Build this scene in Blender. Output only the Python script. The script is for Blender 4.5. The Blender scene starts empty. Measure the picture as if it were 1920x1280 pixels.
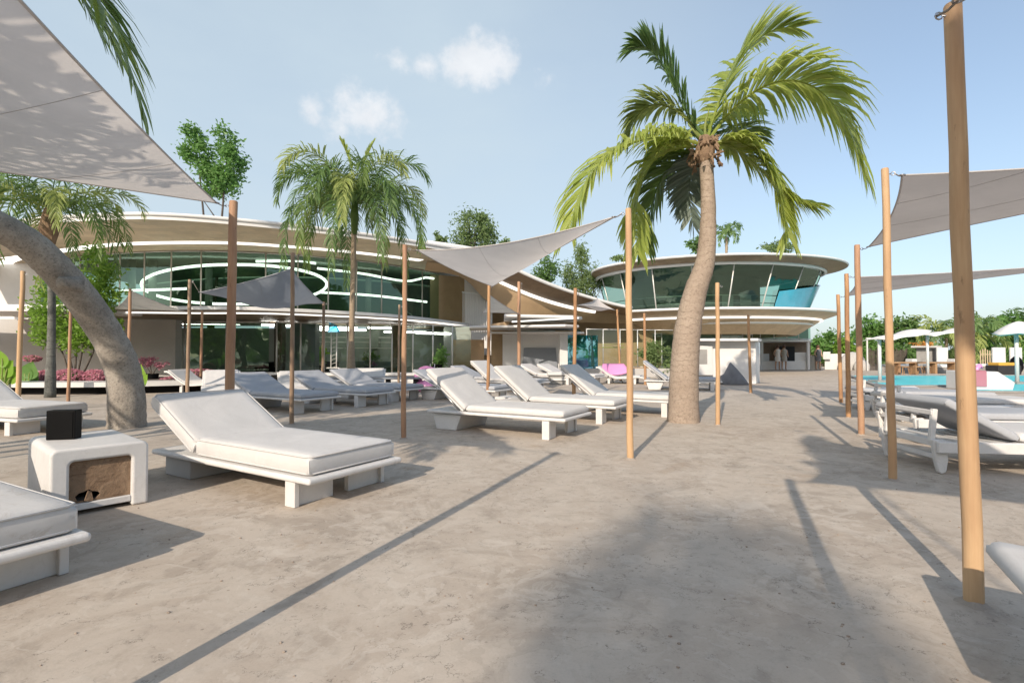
import bpy, math, random
from mathutils import Vector, Matrix
random.seed(7)
R = math.radians
sc = bpy.context.scene
COL = sc.collection
H = 1.2                      # eye height
PITCH = R(1.3)
CP, SP = math.cos(PITCH), math.sin(PITCH)
W_, FX = 1920.0, 960.0
# ------------------------------------------------------------------ placing helpers (measurements read off the photograph)
def ray(px, py):
    u, v = (px-960)/FX, (640-py)/FX
    return Vector((u, CP - v*SP, SP + v*CP))
def at(px, py, d):
    r = ray(px, py); t = d/r.y
    return Vector((r.x*t, d, H + r.z*t))
def gp(px, py, z=0.0):
    r = ray(px, py); t = (z-H)/r.z
    return Vector((r.x*t, r.y*t, z))
def lerp(a, b, t): return a + (b-a)*t
def catmull(P, n):
    P = [Vector(p) for p in P]; out = []; m = len(P)-1
    for i in range(n+1):
        s = i/n*m; k = min(int(s), m-1); t = s-k
        p0 = P[k-1] if k > 0 else P[k]*2-P[k+1]
        p1, p2 = P[k], P[k+1]
        p3 = P[k+2] if k+2 <= m else P[k+1]*2-P[k]
        out.append(0.5*((2*p1)+(p2-p0)*t+(2*p0-5*p1+4*p2-p3)*t*t+(3*p1-p0-3*p2+p3)*t**3))
    return out
def even(P, n):
    L = [0.0]
    for a, b in zip(P, P[1:]): L.append(L[-1]+(b-a).length)
    out = []; k = 0
    for i in range(n+1):
        s = L[-1]*i/n
        while k < len(P)-2 and L[k+1] < s: k += 1
        t = (s-L[k])/max(L[k+1]-L[k], 1e-9)
        out.append(P[k].lerp(P[k+1], min(max(t, 0), 1)))
    return out
def curve(P, n): return even(catmull(P, n*4), n)
# ------------------------------------------------------------------ scene bookkeeping
def thing(name, label, cat, loc=(0,0,0), rz=0.0, group=None):
    o = bpy.data.objects.new(name, None); COL.objects.link(o)
    o.location = loc; o.rotation_euler = (0,0,rz); o.empty_display_size = .1
    return tag(o, label, cat, group)
def tag(o, label=None, cat=None, group=None, kind=None):
    if label: o['label'] = label
    if cat: o['category'] = cat
    if group: o['group'] = group
    if kind: o['kind'] = kind
    return o
def kids(o): return [c for c in COL.objects if c.parent is o]
def copy_tree(o, parent=None):
    ch = kids(o)
    c = o.copy(); COL.objects.link(c)
    if parent: c.parent = parent
    for k in ch: copy_tree(k, c)
    return c
class MB:
    def __init__(s): s.v = []; s.f = []
    def add(s, vs, fs):
        b = len(s.v); s.v += [tuple(v) for v in vs]; s.f += [tuple(b+i for i in f) for f in fs]; return s
    def box(s, c, d, rz=0.0, rx=0.0, ry=0.0):
        M = Matrix.Translation(c) @ Matrix.Rotation(rz,4,'Z') @ Matrix.Rotation(ry,4,'Y') @ Matrix.Rotation(rx,4,'X')
        x, y, z = d[0]/2, d[1]/2, d[2]/2
        vs = [M @ Vector((a*x,b*y,e*z)) for e in (-1,1) for b in (-1,1) for a in (-1,1)]
        return s.add(vs, [(0,2,3,1),(4,5,7,6),(0,1,5,4),(2,6,7,3),(0,4,6,2),(1,3,7,5)])
    def tube(s, pts, rad, n=10, cap=True, jit=0.0):
        pts = [Vector(p) for p in pts]
        if not hasattr(rad, '__len__'): rad = [rad]*len(pts)
        vs, fs = [], []; ref = None
        for i, p in enumerate(pts):
            t = (pts[min(i+1,len(pts)-1)]-pts[max(i-1,0)]).normalized()
            if ref is None:
                ref = Vector((1,0,0)) if abs(t.x) < .9 else Vector((0,1,0))
            a = (ref - t*ref.dot(t)).normalized(); ref = a; b = t.cross(a)
            for k in range(n):
                an = 2*math.pi*k/n; r = rad[i]*(1+random.uniform(-jit,jit))
                vs.append(p + (a*math.cos(an)+b*math.sin(an))*r)
        for i in range(len(pts)-1):
            for k in range(n):
                fs.append((i*n+k, i*n+(k+1)%n, (i+1)*n+(k+1)%n, (i+1)*n+k))
        if cap:
            fs.append(tuple(reversed(range(n)))); fs.append(tuple(range((len(pts)-1)*n, len(pts)*n)))
        return s.add(vs, fs)
    def ribbon(s, A, B):
        n = len(A)
        return s.add(list(A)+list(B), [(i, i+1, n+i+1, n+i) for i in range(n-1)])
    def prism(s, poly, z0, z1):
        n = len(poly)
        vs = [(p[0],p[1],z0) for p in poly]+[(p[0],p[1],z1) for p in poly]
        return s.add(vs, [tuple(reversed(range(n))), tuple(range(n,2*n))]+[(i,(i+1)%n,n+(i+1)%n,n+i) for i in range(n)])
    def xprism(s, poly, y0, y1):       # outline in x,z pulled along y
        n = len(poly)
        vs = [(p[0],y0,p[1]) for p in poly]+[(p[0],y1,p[1]) for p in poly]
        return s.add(vs, [tuple(range(n)), tuple(reversed(range(n,2*n)))]+[(i,n+i,n+(i+1)%n,(i+1)%n) for i in range(n)])
    def lathe(s, prof, c=(0,0,0), n=20):
        vs = [(c[0]+r*math.cos(2*math.pi*k/n), c[1]+r*math.sin(2*math.pi*k/n), c[2]+z) for r, z in prof for k in range(n)]
        return s.add(vs, [(i*n+k, i*n+(k+1)%n, (i+1)*n+(k+1)%n, (i+1)*n+k) for i in range(len(prof)-1) for k in range(n)])
    def sphere(s, c, r, n=12, m=8, sq=(1,1,1)):
        pr = [(max(r*math.sin(math.pi*i/m),1e-4), -r*math.cos(math.pi*i/m)) for i in range(m+1)]
        b = len(s.v); s.lathe(pr, (0,0,0), n)
        s.v[b:] = [(c[0]+v[0]*sq[0], c[1]+v[1]*sq[1], c[2]+v[2]*sq[2]) for v in s.v[b:]]
        return s
    def build(s, name, mat, parent=None, smooth=False, bevel=0, seg=2, world=False, sub=0, solid=0):
        off = Vector(parent.location) if (world and parent) else Vector((0,0,0))
        if world and parent and parent.parent: off = Vector(parent.parent.location)
        vs = [(v[0]-off.x, v[1]-off.y, v[2]-off.z) for v in s.v] if world else s.v
        me = bpy.data.meshes.new(name); me.from_pydata(vs, [], s.f); me.update()
        if smooth is True:
            me.polygons.foreach_set('use_smooth', [True]*len(me.polygons))
        elif smooth: # angle
            me.polygons.foreach_set('use_smooth', [True]*len(me.polygons))
            me.set_sharp_from_angle(angle=R(smooth))
        me.materials.append(mat)
        o = bpy.data.objects.new(name, me); COL.objects.link(o)
        if parent: o.parent = parent
        if solid:
            m = o.modifiers.new('solid','SOLIDIFY'); m.thickness = solid; m.offset = 0
        if bevel:
            m = o.modifiers.new('bevel','BEVEL'); m.width = bevel; m.segments = seg; m.limit_method = 'ANGLE'; m.angle_limit = R(35)
            if not smooth:
                me.polygons.foreach_set('use_smooth', [True]*len(me.polygons)); me.set_sharp_from_angle(angle=R(50))
                m.harden_normals = True
        if sub:
            m = o.modifiers.new('sub','SUBSURF'); m.levels = sub; m.render_levels = sub
        return o
# ------------------------------------------------------------------ materials
class NT:
    def __init__(s, name):
        s.m = bpy.data.materials.new(name); s.m.use_nodes = True; s.t = s.m.node_tree; s.t.nodes.clear()
        s.out = s.t.nodes.new('ShaderNodeOutputMaterial')
    def n(s, typ, **kw):
        o = s.t.nodes.new(typ)
        for k, v in kw.items():
            if k.startswith('i_'):
                key = k[2:]; key = int(key) if key.isdigit() else key.replace('_',' ')
                if hasattr(v, 'is_output') or hasattr(v, 'links'): s.t.links.new(v, o.inputs[key])
                else: o.inputs[key].default_value = v
            else: setattr(o, k, v)
        return o
    def coord(s, kind='Object', scale=(1,1,1)):
        tc = s.n('ShaderNodeTexCoord'); mp = s.n('ShaderNodeMapping', i_Vector=tc.outputs[kind]); mp.inputs['Scale'].default_value = scale
        return mp.outputs[0]
    def noise(s, v, scale, detail=6, rough=.6, dist=0):
        return s.n('ShaderNodeTexNoise', i_Vector=v, i_Scale=scale, i_Detail=detail, i_Roughness=rough, i_Distortion=dist).outputs['Fac']
    def ramp(s, fac, stops):
        r = s.n('ShaderNodeValToRGB', i_Fac=fac); e = r.color_ramp.elements
        while len(e) < len(stops): e.new(.5)
        for el, (p, c) in zip(e, stops):
            el.position = p; el.color = (c, c, c, 1) if not hasattr(c,'__len__') else (*c, 1)
        return r.outputs[0]
    def mix(s, f, a, b, blend='MIX'):
        m = s.n('ShaderNodeMix', data_type='RGBA', blend_type=blend)
        for k, v in ((0,f),(6,a),(7,b)):
            if hasattr(v,'links'): s.t.links.new(v, m.inputs[k])
            else: m.inputs[k].default_value = v if k == 0 else (*v, 1)
        return m.outputs[2]
    def math(s, op, a, b=0.0, c=0.0, clamp=False):
        m = s.n('ShaderNodeMath', operation=op, use_clamp=clamp)
        for i, v in enumerate((a,b,c)):
            if hasattr(v,'links'): s.t.links.new(v, m.inputs[i])
            else: m.inputs[i].default_value = v
        return m.outputs[0]
    def bump(s, h, strength=.3, dist=.02):
        return s.n('ShaderNodeBump', i_Height=h, i_Strength=strength, i_Distance=dist).outputs[0]
    def bsdf(s, col, rough=.6, normal=None, spec=.4, metal=0.0, **kw):
        b = s.n('ShaderNodeBsdfPrincipled')
        for k, v in (('Base Color',col),('Roughness',rough),('Specular IOR Level',spec),('Metallic',metal)):
            if hasattr(v,'links'): s.t.links.new(v, b.inputs[k])
            else: b.inputs[k].default_value = (*v,1) if hasattr(v,'__len__') else v
        for k, v in kw.items(): b.inputs[k.replace('_',' ')].default_value = v
        if normal is not None: s.t.links.new(normal, b.inputs['Normal'])
        return b.outputs[0]
    def done(s, sh):
        s.t.links.new(sh, s.out.inputs['Surface']); return s.m

def m_ground():
    t = NT('ground_concrete'); v = t.coord('Object')
    big = t.noise(v, .22, 5, .6, .6); mid = t.noise(v, 1.1, 8, .68, 1.2); fine = t.noise(v, 9, 8, .7); grit = t.noise(v, 90, 3, .6)
    c = t.mix(t.ramp(big, [(.35,0),(.66,1)]), (.42,.352,.288), (.475,.408,.338))
    c = t.mix(t.ramp(mid, [(.44,0),(.52,.55),(.62,.75)]), c, (.515,.448,.375))
    stain = t.noise(t.coord('Object',(1,1,1)), .75, 9, .72, 2.4)
    c = t.mix(t.math('MULTIPLY', t.ramp(stain, [(.52,0),(.60,1)]), .5), c, (.31,.26,.21))
    patch = t.noise(v, 2.6, 4, .55, 3.0)
    c = t.mix(t.math('MULTIPLY', t.ramp(patch, [(.585,0),(.60,1),(.66,1),(.68,.2)]), .35), c, (.55,.49,.42))
    c = t.mix(t.math('MULTIPLY', t.ramp(fine, [(.32,1),(.48,0)]), .24), c, (.21,.185,.16))
    fl = t.noise(v, 4.2, 6, .62, 1.2); gate = t.ramp(t.noise(v, .8, 5, .6, .8), [(.42,0),(.60,1)])
    c = t.mix(t.math('MULTIPLY', t.math('MULTIPLY', t.ramp(fl, [(.535,0),(.548,1)]), gate), .34), c, (.60,.54,.47))
    c = t.mix(t.math('MULTIPLY', t.math('MULTIPLY', t.ramp(fl, [(.428,1),(.442,0)]), t.ramp(t.noise(v, .55, 5, .6, .8), [(.45,0),(.6,1)])), .26), c, (.285,.245,.205))
    rust = t.noise(v, .62, 7, .7, 1.8)
    c = t.mix(t.math('MULTIPLY', t.ramp(rust, [(.58,0),(.70,1)]), .42), c, (.33,.235,.15))
    # hairline cracks, gathered in patches
    warp = t.n('ShaderNodeTexNoise', i_Vector=v, i_Scale=5.0, i_Detail=6.0, i_Roughness=.65)
    wv = t.n('ShaderNodeVectorMath', operation='MULTIPLY_ADD'); t.t.links.new(warp.outputs['Color'], wv.inputs[0]); wv.inputs[1].default_value = (.55,.55,.55); t.t.links.new(v, wv.inputs[2])
    vo = t.n('ShaderNodeTexVoronoi', feature='DISTANCE_TO_EDGE', i_Vector=wv.outputs[0], i_Scale=2.6)
    line = t.ramp(vo.outputs['Distance'], [(0.0,1),(.014,0)])
    vo2 = t.n('ShaderNodeTexVoronoi', feature='DISTANCE_TO_EDGE', i_Vector=wv.outputs[0], i_Scale=9.0)
    line2 = t.ramp(vo2.outputs['Distance'], [(0.0,1),(.022,0)])
    where = t.ramp(t.noise(v, .9, 6, .7, 1.0), [(.40,0),(.54,1)])
    where2 = t.ramp(t.noise(v, 1.9, 7, .75, 1.0), [(.47,0),(.58,1)])
    brk = t.ramp(t.noise(v, 14, 4, .6), [(.46,0),(.56,1)])
    cr = t.math('MULTIPLY', t.math('MAXIMUM', t.math('MULTIPLY', line, where), t.math('MULTIPLY', line2, where2)), brk)
    c = t.mix(t.math('MULTIPLY', cr, .85), c, (.10,.085,.07))
    pv = t.n('ShaderNodeTexVoronoi', i_Vector=v, i_Scale=11.0)
    dots = t.ramp(pv.outputs['Distance'], [(.05,1),(.10,0)])
    dots = t.math('MULTIPLY', dots, t.ramp(pv.outputs['Color'], [(.62,0),(.66,1)]))
    c = t.mix(t.math('MULTIPLY', dots, .5), c, (.13,.11,.09))
    c = t.mix(t.math('MULTIPLY', t.ramp(grit, [(.3,1),(.5,0)]), .12), c, (.2,.18,.155))
    h = t.math('ADD', t.math('MULTIPLY', mid, .5), t.math('ADD', t.math('MULTIPLY', fine, .35), t.math('MULTIPLY', grit, .10)))
    h = t.math('SUBTRACT', h, t.math('MULTIPLY', cr, .35))
    return t.done(t.bsdf(c, .82, t.bump(h, .22, .022), .25))
def m_wood(name, a, b, dark, s=1.0):
    t = NT(name); oi = t.n('ShaderNodeObjectInfo'); tc = t.n('ShaderNodeTexCoord')
    add = t.n('ShaderNodeVectorMath', operation='MULTIPLY_ADD'); t.t.links.new(oi.outputs['Random'], add.inputs[0]); add.inputs[1].default_value = (37,11,23); t.t.links.new(tc.outputs['Object'], add.inputs[2])
    def mp(sc_):
        m = t.n('ShaderNodeMapping', i_Vector=add.outputs[0]); m.inputs['Scale'].default_value = sc_; return m.outputs[0]
    g = t.noise(mp((22*s,22*s,.9*s)), 3, 8, .7, .4); l = t.noise(mp((2,2,.55)), 1.6, 4, .6); k = t.noise(mp((9,9,2.2)), 2.2, 5, .7)
    c = t.mix(t.ramp(g, [(.3,0),(.7,1)]), a, b)
    c = t.mix(t.math('MULTIPLY', t.ramp(l, [(.42,0),(.66,1)]), .75), c, dark)
    c = t.mix(t.math('MULTIPLY', t.ramp(k, [(.64,0),(.72,1)]), .6), c, tuple(x*.35 for x in dark))
    return t.done(t.bsdf(c, .62, t.bump(g, .4, .006), .3))
def m_plain(name, col, rough=.5, var=.12, scale=3.0, bump=.1, spec=.4, metal=0.0, grime=0.0):
    t = NT(name); v = t.coord('Object')
    a = t.noise(v, scale, 8, .65, .5); b = t.noise(v, scale*14, 5, .6)
    c = t.mix(t.ramp(a, [(.3,0),(.72,1)]), tuple(x*(1-var) for x in col), tuple(min(x*(1+var*.6),.95) for x in col))
    if grime:
        g = t.noise(v, scale*2.3, 9, .75, 1.5)
        c = t.mix(t.math('MULTIPLY', t.ramp(g, [(.52,0),(.66,1)]), grime), c, (.30,.25,.20))
    return t.done(t.bsdf(c, rough, t.bump(b, bump, .01), spec, metal))
def m_fabric(name, col, grime=.2, weave=420):
    t = NT(name); v = t.coord('Object')
    a = t.noise(v, 2.2, 7, .65, .8); b = t.noise(v, weave, 2, .5); k = t.noise(v, 5.5, 4, .5, 1.0)
    c = t.mix(t.ramp(a, [(.32,0),(.7,1)]), tuple(x*.88 for x in col), col)
    s = t.noise(v, 3.4, 9, .78, 2.0)
    c = t.mix(t.math('MULTIPLY', t.ramp(s, [(.53,0),(.68,1)]), grime), c, (.33,.28,.23))
    h = t.math('ADD', t.math('MULTIPLY', k, .5), t.math('MULTIPLY', b, .10))
    return t.done(t.bsdf(c, .9, t.bump(h, .4, .02), .15))
def m_sail(name, col, trans=.42):
    t = NT(name); v = t.coord('Object')
    a = t.noise(v, 1.2, 7, .62, 1.0); c = t.mix(t.ramp(a, [(.3,0),(.7,1)]), tuple(x*.86 for x in col), col)
    d = t.n('ShaderNodeBsdfDiffuse', i_Color=c, i_Roughness=.6); tr = t.n('ShaderNodeBsdfTranslucent', i_Color=c)
    w = t.noise(v, 260, 2, .5); bp = t.bump(t.math('ADD', t.math('MULTIPLY', t.noise(v, 3.0, 3, .5, .6), 1.0), t.math('MULTIPLY', w, .05)), .18, .04)
    t.t.links.new(bp, d.inputs['Normal']); t.t.links.new(bp, tr.inputs['Normal'])
    m = t.n('ShaderNodeMixShader', i_0=trans, i_1=d.outputs[0], i_2=tr.outputs[0])
    return t.done(m.outputs[0])
def m_leaf(name, a, b, trans=.35, rough=.45, tint=None):
    t = NT(name); g = t.n('ShaderNodeNewGeometry')
    oi = t.n('ShaderNodeObjectInfo')
    rnd = g.outputs['Random Per Island']
    c = t.mix(t.ramp(rnd, [(0,0),(1,1)]), a, b)
    big = t.noise(t.coord('Object'), 1.6, 3, .5)
    c = t.mix(t.math('MULTIPLY', t.ramp(big, [(.35,0),(.65,1)]), .45), c, tint or b)
    p = t.bsdf(c, rough, None, .35); tl = t.n('ShaderNodeBsdfTranslucent', i_Color=t.mix(.5, c, tuple(min(1,x*1.8) for x in b)))
    m = t.n('ShaderNodeMixShader', i_0=trans, i_1=p, i_2=tl.outputs[0])
    return t.done(m.outputs[0])
def m_bark(name, a, b, ring=0.0, scale=1.0, dark=(.05,.045,.04)):
    t = NT(name); v = t.coord('Object'); vz = t.coord('Object', (1,1,1))
    n1 = t.noise(v, 2.0*scale, 8, .7, .7); n2 = t.noise(v, 26*scale, 7, .75); sp = t.noise(v, 70*scale, 4, .7)
    c = t.mix(t.ramp(n1, [(.32,0),(.68,1)]), a, b)
    c = t.mix(t.math('MULTIPLY', t.ramp(n2, [(.34,1),(.5,0)]), .7), c, dark)
    c = t.mix(t.math('MULTIPLY', t.ramp(sp, [(.58,0),(.70,1)]), .35), c, tuple(min(1,x*1.5) for x in b))
    h = t.math('ADD', n2, t.math('MULTIPLY', n1, .6))
    if ring:
        w = t.n('ShaderNodeTexWave', bands_direction='Z', i_Vector=v, i_Scale=ring, i_Distortion=9.0, i_Detail=5.0, i_Detail_Scale=1.2)
        rr = t.math('MULTIPLY', t.ramp(w.outputs['Fac'], [(0,1),(.13,0)]), t.ramp(n1, [(.38,0),(.6,1)]))
        c = t.mix(t.math('MULTIPLY', rr, .38), c, dark)
        h = t.math('SUBTRACT', h, t.math('MULTIPLY', rr, .5))
    return t.done(t.bsdf(c, .88, t.bump(h, .6, .022), .2))
def m_glass(name, tint, base=.22, gloss=(.9,.95,.95), wob=.25):
    t = NT(name); v = t.coord('Object')
    nz = t.bump(t.noise(v, .55, 3, .5, .4), wob, .05)
    lw = t.n('ShaderNodeFresnel', i_IOR=1.5); t.t.links.new(nz, lw.inputs['Normal'])
    f = t.math('ADD', lw.outputs[0], base, clamp=True)
    tr = t.n('ShaderNodeBsdfTransparent', i_Color=(*tint,1)); gl = t.n('ShaderNodeBsdfGlossy', i_Color=(*gloss,1), i_Roughness=.02)
    t.t.links.new(nz, gl.inputs['Normal'])
    return t.done(t.n('ShaderNodeMixShader', i_0=f, i_1=tr.outputs[0], i_2=gl.outputs[0]).outputs[0])
def m_emit(name, col, s):
    t = NT(name); t.m.cycles.emission_sampling = 'NONE'; return t.done(t.n('ShaderNodeEmission', i_Color=(*col,1), i_Strength=s).outputs[0])
def m_emit_lit(name, col, s):
    t = NT(name); return t.done(t.n('ShaderNodeEmission', i_Color=(*col,1), i_Strength=s).outputs[0])
def m_soffit(name, a, b):
    t = NT(name); v = t.coord('Object')
    br = t.n('ShaderNodeTexBrick', i_Vector=t.coord('Object',(1,1,1)), i_Scale=.55); br.inputs['Color1'].default_value=(0,0,0,1); br.inputs['Color2'].default_value=(1,1,1,1); br.inputs['Mortar'].default_value=(.5,.5,.5,1); br.inputs['Mortar Size'].default_value=.004; br.inputs['Bias'].default_value=0
    n1 = t.noise(v, .5, 7, .7, .8); n2 = t.noise(v, 5, 6, .7)
    c = t.mix(t.ramp(n1, [(.3,0),(.7,1)]), a, b)
    c = t.mix(t.math('MULTIPLY', br.outputs['Color'], .45), c, tuple(x*.60 for x in a))
    c = t.mix(t.math('MULTIPLY', t.ramp(n2, [(.35,1),(.55,0)]), .25), c, tuple(x*.5 for x in a))
    return t.done(t.bsdf(c, .45, t.bump(n2, .1, .01), .4))
def m_water():
    t = NT('pool_water'); v = t.coord('Object'); n = t.noise(v, 3.5, 4, .6, 1.0); n2 = t.noise(v, 1.1, 3, .5)
    c = t.mix(t.ramp(n2, [(.3,0),(.7,1)]), (.035,.50,.56), (.09,.62,.66))
    return t.done(t.bsdf(c, .3, t.bump(n, .2, .03), .04))
def m_infill():
    t = NT('broken_board'); v = t.coord('Object'); a = t.noise(v, 3.5, 9, .72, 1.6); b = t.noise(v, 22, 7, .7); w = t.noise(t.coord('Object',(1,1,6)), 5, 6, .7, 1.0)
    c = t.mix(t.ramp(a, [(.3,0),(.7,1)]), (.20,.125,.075), (.36,.25,.165))
    c = t.mix(t.math('MULTIPLY', t.ramp(w, [(.56,0),(.62,1),(.66,0)]), .7), c, (.09,.045,.025))
    c = t.mix(t.math('MULTIPLY', t.ramp(b, [(.3,1),(.45,0)]), .5), c, (.08,.05,.035))
    return t.done(t.bsdf(c, .75, t.bump(t.math('ADD',a,b), .6, .03), .25))

M = dict(
 ground=m_ground(), water=m_water(), infill=m_infill(),
 wood_light=m_wood('post_wood_light', (.50,.325,.175),(.60,.41,.24),(.36,.21,.115)),
 wood_mid=m_wood('post_wood_mid', (.42,.23,.11),(.50,.30,.155),(.25,.125,.07)),
 wood_red=m_wood('post_wood_red', (.38,.215,.13),(.46,.285,.175),(.24,.125,.078)),
 wood_brown=m_wood('post_wood_brown', (.31,.21,.14),(.39,.28,.19),(.19,.125,.085)),
 white=m_plain('white_paint', (.66,.65,.635), .45, .07, 2.0, .06, .4, 0, .10),
 white_clean=m_plain('white_render', (.70,.69,.675), .6, .06, 1.0, .08, .3),
 frame_white=m_plain('lounger_frame_white', (.66,.645,.63), .5, .08, 3.0, .12, .4, 0, .16),
 cushion=m_fabric('cushion_white', (.64,.625,.612), .14),
 cushion_soiled=m_fabric('cushion_soiled', (.58,.57,.56), .62),
 cushion_grey_and_shaded=m_fabric('cushion_grey_and_shaded', (.43,.445,.475), .15),  # grey cloth; on the middle rows it paints shade onto white pads
 sail=m_sail('sail_cloth', (.745,.71,.685), .44),
 sail_grey=m_sail('sail_cloth_grey', (.37,.405,.46), .24),
 sail_taupe=m_sail('sail_cloth_taupe', (.58,.55,.535), .28),
 sail_pale=m_sail('sail_cloth_pale', (.62,.61,.57), .3),
 hem=m_plain('hem_cloth', (.45,.43,.42), .8, .1, 6),
 steel=m_plain('steel', (.42,.42,.43), .35, .1, 6, .05, .5, .9),
 bluepanel=m_plain('blue_panel', (.07,.36,.50), .12, .12, 1.5, .02, .6),
 led_inside=m_emit_lit('inside_light_strip', (1.0,.96,.88), 9.0),
 mortar=m_plain('mortar', (.36,.31,.26), .85, .2, 9, .3),
 black=m_plain('black_plastic', (.004,.004,.0045), .55, .2, 6, .03, .12),
 dark=m_plain('dark_gap', (.03,.03,.032), .7, .2, 4),
 rope=m_plain('rope', (.22,.19,.16), .9, .2, 20),
 bark_main=m_bark('palm_bark_main', (.30,.235,.185), (.41,.335,.27), 2.6, 1.0, (.16,.12,.09)),
 bark_lean=m_bark('palm_bark_lean', (.25,.22,.19), (.46,.415,.36), 0, 1.3, (.085,.077,.07)),
 bark_thin=m_bark('palm_bark_thin', (.30,.23,.16), (.40,.32,.23), 3.0, 2.0, (.14,.10,.07)),
 bark_dark=m_bark('tree_bark_dark', (.08,.065,.055), (.15,.125,.105), 0, 2.0),
 bark_mottled=m_bark('palm_bark_mottled', (.07,.075,.07), (.24,.24,.22), 1.2, 1.4, (.02,.02,.02)),
 fibre=m_bark('palm_fibre', (.20,.13,.085), (.33,.23,.15), 0, 3.0, (.06,.04,.025)),
 frond_yellow=m_leaf('frond_yellow_green', (.30,.38,.075), (.43,.47,.13), .45, .40, (.23,.33,.07)),
 frond_green=m_leaf('frond_green', (.105,.19,.055), (.17,.265,.085), .38, .45, (.13,.20,.08)),
 frond_dark=m_leaf('frond_dark', (.095,.165,.04), (.16,.235,.06), .40, .42),
 frond_blue=m_leaf('frond_blue_grey', (.12,.16,.13), (.18,.225,.18), .25, .5),
 frond_olive=m_leaf('frond_olive', (.22,.28,.07), (.32,.37,.12), .35, .5),
 leaf_bright=m_leaf('leaf_bright', (.14,.26,.035), (.24,.38,.065), .42, .45),
 leaf_mid=m_leaf('leaf_mid', (.08,.165,.045), (.14,.235,.07), .36, .5),
 leaf_dark=m_leaf('leaf_dark', (.06,.125,.035), (.10,.18,.055), .32, .5),
 leaf_fresh=m_leaf('leaf_fresh', (.10,.22,.05), (.17,.31,.085), .38, .45),
 leaf_bamboo=m_leaf('leaf_bamboo', (.12,.185,.06), (.20,.275,.11), .38, .5),
 leaf_lime=m_leaf('leaf_lime', (.18,.34,.04), (.26,.44,.06), .42, .4),
 flower=m_leaf('flower_pink', (.42,.13,.19), (.62,.30,.36), .25, .6),
 pink=m_plain('pink_vinyl', (.78,.30,.56), .3, .06, 3, .03, .5),
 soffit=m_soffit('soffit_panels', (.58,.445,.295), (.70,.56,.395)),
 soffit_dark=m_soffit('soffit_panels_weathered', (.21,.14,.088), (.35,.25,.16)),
 tanwall=m_plain('tan_wall', (.40,.28,.165), .55, .18, .8, .08, .35),
 concrete=m_plain('fair_concrete', (.47,.455,.435), .75, .12, .7, .2, .25),
 greywall=m_plain('grey_wall', (.22,.24,.27), .6, .12, .8, .1),
 led=m_emit('light_strip', (1.0,.95,.86), 1.25),
 led_cool=m_emit('light_strip_cool', (1.0,.95,.90), 3.0),
 glass=m_glass('curtain_glass', (.70,.80,.74), .07, (.60,.75,.68)),
 glass_dark=m_glass('dark_glass', (.42,.58,.48), .10, (.58,.80,.66)),
 glass_clear=m_glass('clear_glass', (.62,.72,.68), .10),
 glass_blue=m_glass('blue_glass', (.16,.60,.80), .42, (.42,.85,1.0)),
 interior=m_plain('interior_green_grey', (.12,.18,.14), .7, .3, .5),
 interior_light=m_plain('interior_pale', (.28,.31,.28), .7, .25, .5),
 mullion=m_plain('mullion_metal', (.62,.61,.58), .4, .08, 4, .03, .5, .3),
 table_wood=m_wood('table_wood', (.34,.21,.11),(.44,.28,.16),(.24,.13,.07)),
 yellow=m_plain('yellow_cushion', (.62,.36,.06), .8, .1, 5),
 rockgrey=m_plain('grey_canvas', (.16,.165,.18), .8, .25, 3, .2),
 skin=m_plain('skin', (.48,.30,.21), .6, .05, 8), hair=m_plain('brown_hair', (.09,.045,.025), .6, .2, 12), cloth_white=m_plain('white_cloth', (.75,.73,.70), .85, .06, 6),
 stone=m_plain('pool_stone', (.30,.29,.275), .75, .2, 2, .25), terracotta=m_plain('orange_blossom', (.50,.22,.05), .8, .3, 9),
 peach=m_plain('peach_panel', (.62,.42,.26), .6, .1, 2), pebble=m_plain('pebble', (.33,.27,.22), .8, .3, 9),
)
# ================================================================== GROUND AND POOL
g = MB(); g.add([(-400,-400,0),(400,-400,0),(400,900,0),(-400,900,0)], [(0,1,2,3)])
tag(g.build('ground', M['ground']), kind='structure')
pool_poly = [(13.1,18.2),(15.6,18.5),(15.6,17.2),(13.9,15.7),(24,14.2),(46,18),(46,27.5),(17.6,26.6)]
p = MB(); n = len(pool_poly)
p.add([(x,y,.02) for x,y in pool_poly], [tuple(range(n))])
tag(p.build('pool_water', M['water']), kind='structure')
cp = MB()
for i in range(n):
    a, b = Vector((*pool_poly[i],0)), Vector((*pool_poly[(i+1)%n],0)); d = (b-a); L = d.length
    m = (a+b)/2 + Vector((d.y,-d.x,0)).normalized()*.09
    cp.box((m.x,m.y,.03+.0007*i), (L+.08,.18,.06), math.atan2(d.y,d.x))
tag(cp.build('pool_coping', M['stone'], bevel=.012), kind='structure')
# small stones lying about on the concrete
pb = MB()
for i in range(150):
    d = random.uniform(1.8, 6.5); x = random.uniform(-.95,.95)*d; r = random.uniform(.003,.0075)
    pb.sphere((x,d,r*.4), r, 6, 4, (random.uniform(.8,1.5),1,.6))
tag(pb.build('gravel', M['pebble'], smooth=True), kind='stuff')

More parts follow.
